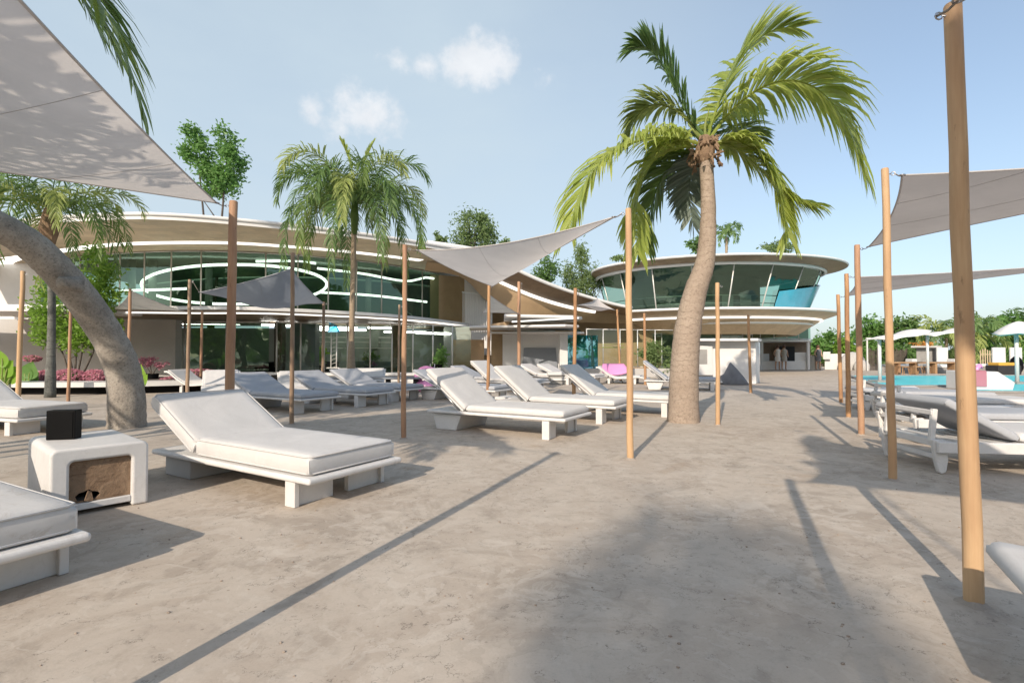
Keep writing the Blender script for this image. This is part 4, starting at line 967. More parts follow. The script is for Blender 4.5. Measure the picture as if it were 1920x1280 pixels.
# interior of the upper floor
q = MB(); q.ribbon(lvl([p+Vector((.3,7.5,0)) for p in GL],2.8), lvl([p+Vector((.3,7.5,0)) for p in GL],ZS)); q.build('interior_wall', M['interior'], bd, world=True)
q = MB(); q.ribbon(lvl([p+Vector((0,.1,0)) for p in GL],2.81), lvl([p+Vector((.3,7.4,0)) for p in GL],2.81)); q.build('interior_floor', M['interior_light'], bd, world=True)
q = MB(); q.ribbon(lvl([p+Vector((0,.08,0)) for p in GL],ZS-.05), lvl([p+Vector((.3,7.4,0)) for p in GL],ZS-.05)); q.build('interior_ceiling', M['interior'], bd, world=True)
# oval ring light and running light lines hung inside, just behind the glass
ring = [at(430+165*math.cos(a)+ (18 if math.cos(a)>0 else 0), 533+37*math.sin(a), 24.6-1.1*math.sin(a)*-1) for a in [k*2*math.pi/48 for k in range(49)]]
q = MB(); q.tube(ring, .065, 8, False); q.build('ring_light', M['led_cool'], bd, smooth=True, world=True)
for nm, pts in (('a',[(595,503,25.6),(680,513,26.0),(760,527,27.5),(800,520,28.5),(824,526,29.2)]),('b',[(480,490,24.2),(560,489,24.6),(592,494,25)]),('c',[(600,548,25.2),(700,554,26),(800,566,28.5)]),('d',[(225,545,23.6),(300,543,23.6),(350,541,24)])):
    q = MB(); q.tube(curve([at(*p) for p in pts],14), .06, 6); q.build('light_line', M['led_cool'], bd, smooth=True, world=True)
# columns seen through the upper glass
for px,d_ in ((245,24.2),(284,24.4),(390,25),(690,27.5)):
    x,y = xy(px,d_); q = MB(); q.tube([(x,y,2.8),(x,y,ZS)], .16, 10); q.build('column', M['interior_light'], bd, smooth=True, world=True)
# ground floor: pale wall at the left, glazing to the right
q = MB()
q.add([(-24,19.6,0),(-13.35,20.3,0),(-13.35,20.3,2.52),(-24,19.6,2.52),(-24,20.0,0),(-13.35,20.7,0),(-13.35,20.7,2.52),(-24,20.0,2.52)], [(0,1,2,3),(1,5,6,2),(5,4,7,6)])
q.build('wall', M['concrete'], bd, world=True)
q = MB(); q.add([(-30,26,2.6),(-21.0,25.2,2.6),(-21.0,25.2,ZS),(-30,26,ZS)], [(0,1,2,3)]); q.build('wall', M['white_clean'], bd, world=True)
q = MB(); q.box((-19.5,17.6,2.62), (12,2.2,.16)); q.build('parapet', M['white_clean'], bd, bevel=.03, world=True)
GG = curve([(-13.3,20.8,0),(-11.5,20.9,0),(-9,21.3,0),(-6.6,22.0,0),(-4.3,23.0,0),(-1.95,24.2,0)], 40)
glazing(bd, GG[:12], 0, 2.50, 2, 'glass_dark', 'mullion', .09)
glazing(bd, GG[12:], 0, 2.50, 9, 'glass', 'mullion', .07)
GI = [Vector((-24,25.5,0))]+[p+Vector((.2,6.5,0)) for p in GG]+[Vector((2.5,29.5,0))]
q = MB(); q.ribbon(lvl(GI,0), lvl(GI,2.52)); q.build('interior_wall', M['interior_light'], bd, world=True)
q = MB(); q.ribbon(lvl([p+Vector((.0,.1,0)) for p in GG],.015), lvl([p+Vector((.2,6.4,0)) for p in GG],.015)); q.build('interior_floor', M['interior_light'], bd, world=True)
for (px,d_,w,mt) in ((575,22.6,.95,'greywall'),(748,24.2,.5,'soffit_dark'),(525,22.3,.3,'bark_dark'),(700,25.5,.6,'interior_light')):
    x,y = xy(px,d_); q = MB(); q.box((x,y,1.25 if mt!='leaf_lime' else 1.6), (w,.5,2.48 if mt!='leaf_lime' else .9)); q.build('column' if mt!='leaf_lime' else 'interior_screen', M[mt], bd, bevel=.02, world=True)
for (x0,x1,y_,d_) in ((490,560,609,22.4),(578,670,613,23.6),(690,760,614,24.4),(780,860,624,25)):
    a, b = at(x0,y_,d_), at(x1,y_+2,d_+.6); q = MB(); q.tube([a,b], .05, 6); q.build('light_line', M['led_inside'], bd, smooth=True, world=True)
for (x0,x1,y_) in ((560,760,632),(560,760,641),(600,770,652)):
    a, b = at(x0,y_,24.6), at(x1,y_+1,25.6); q = MB(); q.tube([a,b], .025, 6); q.build('service_pipe', M['mullion'], bd, smooth=True, world=True)
for (x0,x1,y_,d_) in ((340,450,606,23.5),(600,690,618,26.2),(720,800,622,27)):
    a, b = at(x0,y_,d_), at(x1,y_+1,d_+.5); q = MB(); q.tube([a,b], .05, 6); q.build('light_line', M['led_inside'], bd, smooth=True, world=True)
# white plinth in front of the glazing
PL = curve([(-12.2,19.0,0),(-9.5,18.5,0),(-6.5,18.3,0),(-3.4,18.4,0),(-.9,19.0,0),(.6,20.2,0)], 30)
q = MB(); PB = [p+Vector((0,1.3,0)) for p in PL]
q.ribbon(lvl(PL,0), lvl(PL,.46)); q.ribbon(lvl(PL,.46), lvl(PB,.46)); q.build('plinth', M['white_clean'], bd, smooth=40, world=True)
q = MB(); q.ribbon(lvl([p+Vector((0,-.12,0)) for p in PL],.40), lvl([p+Vector((0,-.12,0)) for p in PL],.48)); q.ribbon(lvl([p+Vector((0,-.12,0)) for p in PL],.48), lvl([p+Vector((0,.4,0)) for p in PL],.48)); q.build('coping', M['white'], bd, world=True)
# ---- the canopy that swoops from the roof down to the slab of the round building
rows = [(800,455,490,506,23.3),(870,465,503,520,24.0),(912,475,516,560,24.6),(950,497,534,585,25.0),(1000,521,555,594,25.5),(1050,541,571,600,26.2),(1100,557,582,604,26.9),(1150,571,588,606,27.6),(1185,578,592,606,28.0)]
T_ = curve([at(r[0],r[1],r[4]) for r in rows],30); Lc = curve([at(r[0],r[2],r[4]+1.6) for r in rows],30); Bc = curve([at(r[0]-4,r[3],r[4]+2.0) for r in rows],30)
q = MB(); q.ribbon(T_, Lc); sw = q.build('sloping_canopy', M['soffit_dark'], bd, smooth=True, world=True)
q = MB(); q.tube([p+Vector((0,0,.03)) for p in T_], .09, 8); q.build('canopy_rim', M['white_clean'], sw, smooth=True, world=True)
q = MB(); q.tube([p+Vector((0,-.06,0)) for p in Lc[8:25]], .10, 8); q.build('light_strip', M['led'], sw, smooth=True, world=True)
q = MB(); q.ribbon([p+Vector((0,.05,0)) for p in Lc], [p+Vector((0,.05,0)) for p in Bc]); q.build('panelled_wall', M['tanwall'], sw, smooth=True, world=True)
q = MB(); q.ribbon([p+Vector((0,0,.05)) for p in T_], [p+Vector((0,5,.05)) for p in T_]); q.build('canopy_top', M['white_clean'], sw, smooth=True, world=True)
# lower canopy slabs, stair tower, white blocks under it
def slab_px(name, pts, z0, z1, mat, par, bev=.03):
    q = MB(); q.prism(pts, z0, z1); return q.build(name, M[mat], par, bevel=bev, world=True)
s1 = [xy(945,21.5),xy(1075,22.2),xy(1092,23.2),xy(1075,25.5),xy(945,26.5)]
slab_px('lower_canopy', s1, 2.72, 2.84, 'white_clean', bd); slab_px('lower_canopy', [xy(880,22.6),xy(1060,21.3),xy(1086,22.0),xy(1075,24.8),xy(880,25)], 2.30, 2.40, 'white_clean', bd); slab_px('lower_canopy', [xy(900,23),xy(1075,22.6),xy(1096,23.4),xy(1070,25)], 2.08, 2.16, 'white', bd)
q = MB(); q.tube([at(960,603,21.3),at(1085,596,22.3)], .035, 6); q.build('light_strip', M['led'], bd, world=True)
q = MB(); q.ribbon([Vector((*xy(806,28.9),2.8)),Vector((*xy(884,28.4),2.8))],[Vector((*xy(806,28.9),5.66)),Vector((*xy(884,28.4),5.4))]); q.build('panelled_wall', M['tanwall'], bd, world=True)
q = MB(); q.ribbon([Vector((*xy(820,30),0)),Vector((*xy(1240,31),0))],[Vector((*xy(820,30),5.3)),Vector((*xy(1240,31),3.4))]); q.build('rear_wall', M['tanwall'], bd, world=True)
st_ = MB(); st_.box((*xy(858,25.6),1.25),(1.35,.3,2.5)); st_.build('stair_wall', M['concrete'], bd, world=True)
q = MB(); q.box((*xy(879,25.0),1.18),(1.5,.1,1.35)); q.build('poster_panel', M['peach'], bd, bevel=.01, world=True)
q = MB()
for i in range(11):
    x,y = xy(868+i*4.4,26.8); q.tube([(x,y,2.3),(x,y,4.4)], .025, 5)
q.tube([(*xy(866,26.8),4.4),(*xy(916,26.8),4.2)], .04, 6); q.build('stair_screen', M['white'], bd, world=True)
q = MB(); q.box((*xy(897,27.6),3.2),(1.5,.2,4.2)); q.build('stair_wall', M['white_clean'], bd, world=True)
q = MB(); q.add([(*xy(921,24.8),0),(*xy(944,24.8),0),(*xy(950,25.4),0),(*xy(925,25.4),0),(*xy(921,24.8),2.6),(*xy(955,24.8),2.75),(*xy(962,25.4),2.75),(*xy(925,25.4),2.6)], [(0,1,5,4),(1,2,6,5),(2,3,7,6),(3,0,4,7)]); q.build('pier', M['tanwall'], bd, world=True)
q = MB(); q.add([(*xy(944,24.9),0),(*xy(948,26.4),0),(*xy(968,26.4),2.75),(*xy(956,24.9),2.75)], [(0,1,2,3)]); q.build('pier', M['soffit_dark'], bd, world=True)
q = MB(); q.box((*xy(1003,24.6),1.05),(3.1,.4,2.1)); q.build('wall', M['white_clean'], bd, bevel=.01, world=True)
q = MB(); q.box((*xy(1056,23.4),1.08),(.36,.5,2.12)); q.build('wall', M['white'], bd, bevel=.01, world=True)
q = MB(); q.add([at(982,652,24.3),at(1042,652,24.3),at(1046,700,24.25),at(978,700,24.25)], [(0,1,2,3)]); q.build('blue_grey_sheet', M['greywall'], bd, world=True)  # flat blue grey sheet set just in front of the white wall
q = MB(); q.box((*xy(1085,25.6),1.05),(1.9,.1,2.08)); q.build('door', M['glass_blue'], bd, world=True)
# glass ground floor between the blocks and the palm
GT = curve([(*xy(1100,26),0),(*xy(1150,26.6),0),(*xy(1210,27),0),(*xy(1262,27.2),0)], 16)
glazing(bd, GT, .45, 2.45, 5, 'glass', 'mullion', .06)
q = MB(); q.ribbon(lvl([p+Vector((0,4.5,0)) for p in GT],0), lvl([p+Vector((0,4.5,0)) for p in GT],2.6)); q.build('interior_wall', M['interior'], bd, world=True)
q = MB(); q.box((*xy(1182,25.6),.22),(4.6,.3,.44)); q.build('plinth', M['concrete'], bd, bevel=.02, world=True)
q = MB(); q.tube([at(1128,651,26),at(1170,651,26.2)], .03, 6); q.tube([at(1128,646,26),at(1170,645,26.2)], .02, 6); q.build('rail', M['frond_olive'], bd, world=True)
# things standing in the glazed ground floor
def sofa(label, px, d, w, mat='dark'):
    x,y = xy(px,d); o = thing('sofa', label, 'sofa', (x,y,.02), 0, 'seats behind the glass')
    q = MB(); q.box((0,0,.24),(w,.75,.28)); q.build('seat', M[mat], o, bevel=.05, seg=3)
    q = MB(); q.box((0,.34,.55),(w,.18,.5)); q.build('backrest', M[mat], o, bevel=.05, seg=3)
    for s in (-1,1):
        q = MB(); q.box((s*w/2,0,.34),(.16,.75,.5)); q.build('armrest', M[mat], o, bevel=.05, seg=3)
sofa('dark sofa behind the glass left of the thin palm trunk', 603, 23.3, 1.3); sofa('dark long sofa behind the glass right of the thin palm trunk', 705, 24.2, 2.2, 'interior'); sofa('black counter seat behind the glass at the narrow door', 505, 22.4, .8, 'black')
pot_plant('round green pot plant behind the glass, left of the thin palm trunk', 597, 23.6, .6, .25, [B(598,666,23.6,10,14)], 350, 'leaf_lime', .16)
pot_plant('green pot plant behind the glass, right of the thin palm trunk', 693, 24.0, .6, .25, [B(692,668,24,14,12)], 380, 'leaf_mid', .16)
pot_plant('pot plant at the glass next to the slim reddish post', 820, 22.9, .7, .25, [B(823,668,22.9,15,16)], 450, 'leaf_fresh', .16)
leaf_tree('broad planting behind the glass between the honey coloured post and the palm trunk', (*xy(1225,25.9),.44), [at(1215,660,25.9),at(1240,665,25.9)], [B(1215,662,25.9,18,16),B(1240,668,25.8,20,18),B(1255,690,25.6,12,12),B(1228,645,26,14,8)], 1300, .18, 'leaf_bamboo', r=.03, name='shrub', cat='shrub')
tx = thing('lighting_stand', 'light metal twin pole stand with a tilted blue green head at the glass', 'stand', (*xy(626,20.3),0))
for s in (-1,1):
    q = MB(); q.tube([(s*.11,0,0),(s*.11,0,2.0)], .022, 8); q.build('pole', M['mullion'], tx, smooth=True)
q = MB(); [q.tube([(-.11,0,.6+i*.16),(.11,0,.68+i*.16)], .008, 5) for i in range(8)]; q.box((0,0,.62),(.5,.2,.03)); q.build('brace', M['mullion'], tx)
q = MB(); q.add([(-.22,-.1,2.02),(.20,-.1,2.02),(.06,-.02,2.34),(-.18,-.02,2.40),(-.22,.2,2.02),(.20,.2,2.02),(.06,.1,2.34),(-.18,.1,2.40)], [(0,1,2,3),(1,5,6,2),(5,4,7,6),(4,0,3,7),(3,2,6,7),(0,4,5,1)]); q.build('head', M['glass_blue'], tx)
# raised planter bench at the left, over a dark gap
pbn = thing('planter_bench', 'long white curved bench edge of the planter, dark gap beneath', 'bench', (*xy(130,14.8),0))
BP = curve([(-16.5,14.9,0),(-13.8,14.6,0),(-11.4,14.9,0),(-9.6,15.9,0)], 20)
q = MB(); q.ribbon(lvl(BP,.22), lvl(BP,.36)); q.ribbon(lvl(BP,.36), lvl([p+Vector((.2,.9,0)) for p in BP],.36)); q.ribbon(lvl([p+Vector((.2,.9,0)) for p in BP],.22), lvl(BP,.22)); q.build('bench_top', M['white'], pbn, world=True)
q = MB(); q.ribbon(lvl([p+Vector((.05,.3,0)) for p in BP],0), lvl([p+Vector((.05,.3,0)) for p in BP],.24)); q.build('base', M['black'], pbn, world=True)  # black sheet standing in for the shade in the gap under the bench
q = MB(); q.ribbon(lvl([p+Vector((.2,.88,0)) for p in BP],.30), lvl([p+Vector((.4,4.2,0)) for p in BP],.34)); q.build('soil', M['bark_dark'], pbn, world=True)
# small things on the roof
for i,(px,w,h_) in enumerate(((452,.5,.45),(474,.35,.30))):
    rp = at(px,393,22+i); o = thing('roof_unit', ('pale box shaped roof unit just right of the red brown post','low grey roof unit, the second one right of the red brown post')[i], 'roof unit', (rp.x,rp.y,ZR+.02))
    q = MB(); q.box((0,0,h_/2+.12),(w,.4,h_)); q.build('housing', M['white' if i==0 else 'steel'], o, bevel=.02)
    for sx in (-1,1):
        q = MB(); q.box((sx*w*.4,0,.06),(.05,.36,.12)); q.build('foot', M['steel'], o)

# ================================================================== THE ROUND BUILDING
tw = thing('round_building', 'round two storey building with oval roof rim, leaning dark glass and blue panel', 'building', (13.3,34,0))
def ell(cx, cy, rx, ry, n=96, a0=0, a1=2*math.pi): return [Vector((cx+rx*math.cos(a0+(a1-a0)*k/n), cy+ry*math.sin(a0+(a1-a0)*k/n), 0)) for k in range(n+1)]
RO = ell(13.35,33.9,8.0,6.2); RI = ell(13.2,35.0,7.35,6.3); RG = ell(13.2,35.0,7.2,6.15); RB = ell(12.9,34.6,6.3,5.3)
ZT = 6.62
q = MB(); q.ribbon(lvl(RO,ZT-.10), lvl(RO,ZT)); ctr = Vector((13.3,34.6,ZT+.16)); q.ribbon(lvl(RO,ZT), [ctr+(p+Vector((0,0,ZT))-ctr)*.05 for p in RO]); rt = q.build('roof', M['white_clean'], tw, smooth=40, world=True)
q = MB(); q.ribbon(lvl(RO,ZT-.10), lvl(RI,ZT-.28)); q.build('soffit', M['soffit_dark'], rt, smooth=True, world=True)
q = MB(); q.tube(lvl(RI,ZT-.32), .10, 8, False); q.build('rim_band', M['white_clean'], rt, smooth=True, world=True)
q = MB(); q.tube(lvl(RO,ZT-.03), .06, 8, False); q.build('roof_edge', M['white_clean'], rt, smooth=True, world=True)
q = MB(); q.ribbon(lvl(RG,ZT-.3), [Vector((13.2+(p.x-13.2)*.02,35+(p.y-35)*.02,ZT-.3)) for p in RG]); q.build('ceiling', M['interior'], tw, world=True)
glazing(tw, ell(12.9,34.6,6.3,5.3,90,R(165),R(385)), 3.72, ZT-.34, 11, 'glass_dark', 'mullion', .08, ell(13.2,35.0,7.2,6.15,90,R(165),R(385)))
q = MB(); BL0 = ell(12.92,34.6,6.40,5.40,20,R(-70),R(-8)); BL1 = ell(13.07,34.83,7.0,5.97,20,R(-70),R(-8))
zt = [lerp(4.75,5.75,k/20) for k in range(21)]
q.ribbon(lvl(BL0,3.74), [Vector((lerp(a.x,b.x,(z-3.74)/1.5),lerp(a.y,b.y,(z-3.74)/1.5),z)) for a,b,z in zip(BL0,BL1,zt)]); q.build('blue_panel', M['bluepanel'], tw, smooth=True, world=True)
q = MB(); q.ribbon(lvl(ell(13,36.5,4.5,3,40),3.7), lvl(ell(13,36.5,4.5,3,40),ZT-.3)); q.build('core_wall', M['interior_light'], tw, smooth=True, world=True)
SO = ell(12.6,32.9,7.55,6.0); SI = ell(12.8,33.8,6.9,5.6); SG = ell(12.7,34.6,5.9,5.0)
q = MB(); q.ribbon(lvl(SO,3.50), lvl(SO,3.64)); q.ribbon(lvl(SO,3.64), [Vector((12.9+(p.x-12.9)*.05,34+(p.y-34)*.05,3.70)) for p in SO]); sl2 = q.build('floor_slab', M['white_clean'], tw, smooth=40, world=True)
q = MB(); q.ribbon(lvl(SO,3.50), lvl(SI,3.22)); q.ribbon(lvl(SI,3.20), lvl(SG,2.30)); q.build('soffit', M['soffit'], sl2, smooth=True, world=True)
q = MB(); q.tube(lvl(SO,3.57), .075, 8, False); q.build('slab_edge', M['white_clean'], sl2, smooth=True, world=True)
q = MB(); q.tube(lvl(SI,3.19), .07, 8, False); q.build('light_strip', M['led'], sl2, smooth=True, world=True)
q = MB(); q.tube([(p.x,p.y-1.0+.0,2.88) for p in ell(13.6,33.7,5.0,4.4,40,R(200),R(380))], .06, 8); q.build('light_strip', M['white_clean'], sl2, smooth=True, world=True)
glazing(tw, ell(11.2,34.6,4.6,4.6,80,R(175),R(372)), 0, 2.4, 9, 'glass', 'mullion', .07)
glazing(tw, [Vector((*xy(1400,35.6),0)),Vector((*xy(1460,35.9),0)),Vector((*xy(1520,36.6),0))], 2.18, 3.2, 5, 'glass_dark', 'mullion', .07)
q = MB(); q.ribbon(lvl([Vector((*xy(1400,38.5),0)),Vector((*xy(1516,38.8),0))],2.2), lvl([Vector((*xy(1400,38.5),0)),Vector((*xy(1516,38.8),0))],3.3)); q.build('core_wall', M['interior'], tw, world=True)
q = MB(); q.ribbon(lvl(ell(11,36.5,3.6,2.2,40),0), lvl(ell(11,36.5,3.6,2.2,40),2.4)); q.build('core_wall', M['interior_light'], tw, smooth=True, world=True)
q = MB(); [q.tube(lvl(ell(12.9,34.6,6.15,5.15,50,R(180),R(350)),z), .025, 6, False) for z in (4.1,4.55)]; q.build('balustrade', M['mullion'], tw, smooth=True, world=True)
for i,px in enumerate((1368,1402)):
    cp_ = at(px,568,32.0); o = thing('lounge_chair', ('grey chair behind the round building glass, nearer the palm trunk','grey chair behind the round building glass, further from the palm trunk')[i], 'chair', (cp_.x,cp_.y,3.72))
    q = MB(); q.box((0,0,.28),(.7,.6,.22)); q.build('seat', M['concrete'], o, bevel=.03)
    q = MB(); q.box((0,.28,.68),(.7,.1,.9)); q.build('backrest', M['white'], o, bevel=.03)
    for sx in (-1,1):
        q = MB(); q.box((sx*.28,0,.09),(.06,.5,.18)); q.build('leg', M['steel'], o)
# white wall block with a framed picture, grey canvas heap
wb = thing('white_block', 'plain white rendered block standing right of the thick palm trunk', 'wall', (*xy(1366,20.4),0))
q = MB(); q.prism([xy(1299,20.2),xy(1417,19.9),xy(1424,21.2),xy(1302,22.2)], 0, 1.66); q.build('wall', M['white_clean'], wb, bevel=.02, world=True)
q = MB(); a, b = at(1297,648,20.0), at(1336,703,20.0); q.box(((a.x+b.x)/2,20.0,(a.z+b.z)/2),(b.x-a.x,.08,a.z-b.z)); fr_ = q.build('picture_frame', M['white'], wb, bevel=.01, world=True)
q = MB(); a, b = at(1302,655,19.95), at(1326,682,19.95); q.box(((a.x+b.x)/2,19.95,(a.z+b.z)/2),(b.x-a.x,.02,a.z-b.z)); q.build('picture', M['stone'], fr_, world=True)
q = MB(); a = at(1418,644,19.9); q.prism([xy(1296,19.7),xy(1422,19.4),xy(1428,20.6),xy(1298,21.5)], 1.66, 1.76); q.build('coping', M['white_clean'], wb, bevel=.015, world=True)
hp = gp(1385,722); o = thing('canvas_heap', 'pointed heap of folded grey canvas leaning at the white block', 'canvas heap', (hp.x,hp.y+.4,0), 0)
q = MB(); hv = [(-.62,.0,.28),(-.45,-.2,0),(.0,-.34,.02),(.5,-.22,0),(.52,.1,.04),(-.5,.25,.0),(-.16,-.05,.88),(.08,-.08,.62),(.34,-.1,.30),(-.38,-.1,.46),(-.25,-.32,.22),(.15,-.32,.26)]
q.add(hv, [(0,1,10,9),(1,2,10),(2,11,10),(2,3,11),(3,4,8),(3,8,11),(8,7,11),(7,6,10,11),(6,9,10),(0,9,5),(9,6,5),(6,7,5),(7,8,5),(8,4,5),(0,5,1),(1,5,4,3,2)]); q.build('canvas', M['rockgrey'], o, bevel=.02, seg=2)
# ================================================================== BAR AND POOL SIDE
bar = thing('beach_bar', 'white open fronted bar with a flat roof slab, dark shelves at the back', 'bar', (*xy(1475,37),0))
q = MB(); q.prism([xy(1418,36.4),xy(1519,36.4),xy(1521,40.5),xy(1420,40.5)], 2.02, 2.14); q.build('roof', M['white_clean'], bar, bevel=.02, world=True)
q = MB(); q.prism([xy(1427,36.8),xy(1512,36.8),xy(1512,37.4),xy(1427,37.4)], 0, .62); q.build('counter', M['white_clean'], bar, bevel=.02, world=True)
q = MB(); q.prism([xy(1490,37.0),xy(1514,37.0),xy(1514,37.6),xy(1490,37.6)], 0, 1.25); q.build('counter', M['white_clean'], bar, bevel=.02, world=True)
q = MB(); q.prism([xy(1425,40),xy(1520,40),xy(1520,40.3),xy(1425,40.3)], 0, 2.02); q.build('back_wall', M['soffit_dark'], bar, world=True)
q = MB(); q.prism([xy(1455,39.7),xy(1490,39.7),xy(1490,39.95),xy(1455,39.95)], .3, 1.7); q.build('shelf', M['dark'], bar, world=True)
for px in (1428,1515):
    q = MB(); x,y = xy(px,36.7); q.box((x,y,1.0),(.16,.16,2.03)); q.build('post', M['white_clean'], bar, world=True)
q = MB(); q.prism([xy(1430,38.6),xy(1442,38.6),xy(1442,39),xy(1430,39)], .55, 1.15); q.build('side_box', M['white'], bar, world=True)
def person(label, x, y, top, pose='stand', hair=(.16,.3)):
    o = bpy.data.objects.new('person', bpy.data.meshes.new('person')); COL.objects.link(o); o.location = (x,y,0); tag(o, label, 'person', 'people at the bar')
    J = [(0,0,.93),(0,.0,1.16),(0,0,1.40),(0,-.01,1.50),(0,-.02,1.62),(.19,0,1.38),(.25,.02,1.12),(.22,-.12,.92),(-.19,0,1.38),(-.25,.03,1.12),(-.20,-.14,.95),(.10,0,.88),(.11,-.03,.48),(.11,.02,.07),(.11,-.12,.03),(-.10,0,.88),(-.12,.04,.48),(-.13,.06,.07),(-.13,-.08,.03)]
    E = [(0,1),(1,2),(2,3),(3,4),(2,5),(5,6),(6,7),(2,8),(8,9),(9,10),(0,11),(11,12),(12,13),(13,14),(0,15),(15,16),(16,17),(17,18)]
    Rd = [.15,.12,.14,.055,.095,.06,.042,.032,.06,.042,.032,.095,.062,.042,.035,.095,.062,.042,.035]
    me = o.data; me.from_pydata(J, E, []); m = o.modifiers.new('skin','SKIN'); m.use_smooth_shade = True
    for v, r in zip(me.skin_vertices[0].data, Rd): v.radius = (r,r)
    me.skin_vertices[0].data[0].use_root = True
    s = o.modifiers.new('sub','SUBSURF'); s.levels = 1; s.render_levels = 1; me.materials.append(M['skin'])
    q = MB(); q.lathe([(.17,.62),(.19,.80),(.165,1.0),(.15,1.12),(.18,1.30),(.15,1.44),(.07,1.48)], (0,0,0), 14); q.build(top[0], M[top[1]], o, smooth=True)
    q = MB(); q.sphere((0,.012,1.655), .118, 12, 8, (1,1.05,1.12)); q.sphere((0,.07,1.48), .11, 10, 8, (1.05,.7,hair[1]/.11*.75)); q.v = [v for v in q.v]; q.build('hair', M['hair'], o, smooth=True)
    return o
x,y = xy(1458,36.2); person('person in a white dress at the bar counter, farther from the bar post', x, y, ('dress','cloth_white'))
x,y = xy(1470,36.1); person('person in a pale beige dress at the bar counter, beside the white-dressed person', x, y, ('dress','sail_pale'))
x,y = xy(1534,36.6); person('person in dark clothes by the beige draped table right of the bar', x, y, ('dress','rockgrey'))
x,y = xy(1524,37.2); o = thing('draped_table', 'beige draped table right of the bar', 'table', (x,y,0))
q = MB(); q.lathe([(.55,0),(.5,.4),(.45,.95),(.42,1.0),(.001,1.01)], (0,0,0), 12); q.build('cloth', M['sail_pale'], o, smooth=40)
q = MB(); q.box((0,0,1.06),(.9,.5,.06)); q.build('board', M['table_wood'], o, bevel=.01)
o = thing('garden_wall', 'low white wall with a raised block, behind the thin brown posts', 'wall', (*xy(1570,37.5),0))
q = MB(); q.prism([xy(1546,37.3),xy(1602,37.3),xy(1602,37.8),xy(1546,37.8)], 0, 1.15); q.build('wall', M['white_clean'], o, bevel=.02, world=True)
q = MB(); q.prism([xy(1543,37.0),xy(1557,37.0),xy(1557,37.2),xy(1543,37.2)], .75, 1.3); q.build('cabinet', M['white'], o, bevel=.02, world=True)
o = thing('rock_wall', 'curved pale boulder ending the low white wall', 'rock', (*xy(1606,36.4),0))
q = MB(); q.sphere((*xy(1598,36.6),.2), .95, 16, 10, (1,.7,1.15)); q.sphere((*xy(1615,35.6),.2), .55, 12, 8, (1,.7,1.0)); q.build('boulder', M['concrete'], o, smooth=True, world=True)
# fence of thin pickets and pergola frames beyond the pool
for i,(x0,x1,D) in enumerate(((1625,1650,36),(1676,1700,36.5),(1838,1882,37))):
    o = thing('picket_fence', ('dark picket fence panel behind the first umbrella pole','picket fence panel left of the stone kiosk','row of pale pickets right of the thick tan post')[i], 'fence', (*xy((x0+x1)/2,D),0))
    q = MB()
    for k in range(11):
        x,y = xy(lerp(x0,x1,k/10),D); q.tube([(x,y,0),(x,y,1.35+.2*random.random())], .035, 5)
    q.tube([(*xy(x0,D),1.1),(*xy(x1,D),1.1)], .03, 5); q.build('pickets', M['bark_dark' if i<2 else 'soffit'], o, world=True)
o = thing('pergola_frame', 'white open pergola frame left of the first cantilever umbrella', 'pergola', (*xy(1640,35),0))
for px in (1626,1649):
    q = MB(); x,y = xy(px,35); q.tube([(x,y,0),(x,y,2.2)], .05, 6); q.build('post', M['white'], o, world=True)
q = MB(); q.tube([(*xy(1624,35),2.2),(*xy(1652,35),2.2)], .06, 6); q.build('beam', M['white'], o, world=True)
o = thing('stone_kiosk', 'small stone kiosk with orange blossom on its roof', 'kiosk', (*xy(1730,34),0))
q = MB(); q.prism([xy(1718,34),xy(1760,34),xy(1760,36),xy(1718,36)], 0, 1.55); q.build('wall', M['stone'], o, bevel=.02, world=True)
q = MB(); q.prism([xy(1749,33.9),xy(1757,33.9),xy(1757,33.98),xy(1749,33.98)], .2, 1.4); q.build('door', M['dark'], o, world=True)
q = MB(); q.prism([xy(1708,33.6),xy(1766,33.6),xy(1766,36.2),xy(1708,36.2)], 1.56, 1.68); q.build('roof', M['concrete'], o, world=True)
q = MB(); leaves(q, [((*xy(1725,33.9),1.78),(.6,.3,.12)),((*xy(1740,33.9),1.78),(.4,.3,.12))], 260, .12); q.build('blossom', M['terracotta'], o, world=True)
def umbrella(label, ppx, d, ztop, kind, x0, x1):
    x,y = xy(ppx,d); o = thing('parasol', label, 'parasol', (x,y,0), 0, 'white parasols by the pool')
    q = MB(); q.tube([(0,0,0),(0,0,ztop)], .065, 8); q.build('pole', M['white'], o, smooth=True)
    a, b = xy(x0,d)[0]-x, xy(x1,d)[0]-x
    q = MB(); vs=[]; fs=[]
    nx, ny = 12, 8; w = (b-a)
    for i in range(nx+1):
        for j in range(ny+1):
            u, v = i/nx, -1+2*j/ny
            if kind == 'wing': z = ztop+.02+.42*u**1.3+.06*math.sin(u*6)-.10*v*v; yy = v*.9
            else:
                ang = 2*math.pi*j/ny; rr = u*w/2; z = ztop+.42-.50*u**1.5-.03*math.cos(4*ang)*u; yy = rr*math.sin(ang)
            xx = a+w*u if kind == 'wing' else (a+b)/2+rr*math.cos(ang)
            vs.append((xx,yy,z))
    for i in range(nx):
        for j in range(ny): k = i*(ny+1)+j; fs.append((k,k+1,k+ny+2,k+ny+1))
    q.add(vs,fs); q.build('canopy', M['cloth_white'], o, smooth=True, solid=.02)
    q = MB(); q.box((0,0,.05),(.6,.6,.10)); q.build('base', M['stone'], o, bevel=.02)
umbrella('white wing shaped parasol tilted up in front of the tall dense tree', 1649, 20.9, 1.75, 'wing', 1640, 1714)
umbrella('white parasol with a wing shaped canopy ending behind the thick tan post', 1739, 27.5, 2.15, 'wing', 1728, 1800)
umbrella('white round parasol at the right edge of the pool', 1906, 19.8, 2.0, 'round', 1874, 1948)
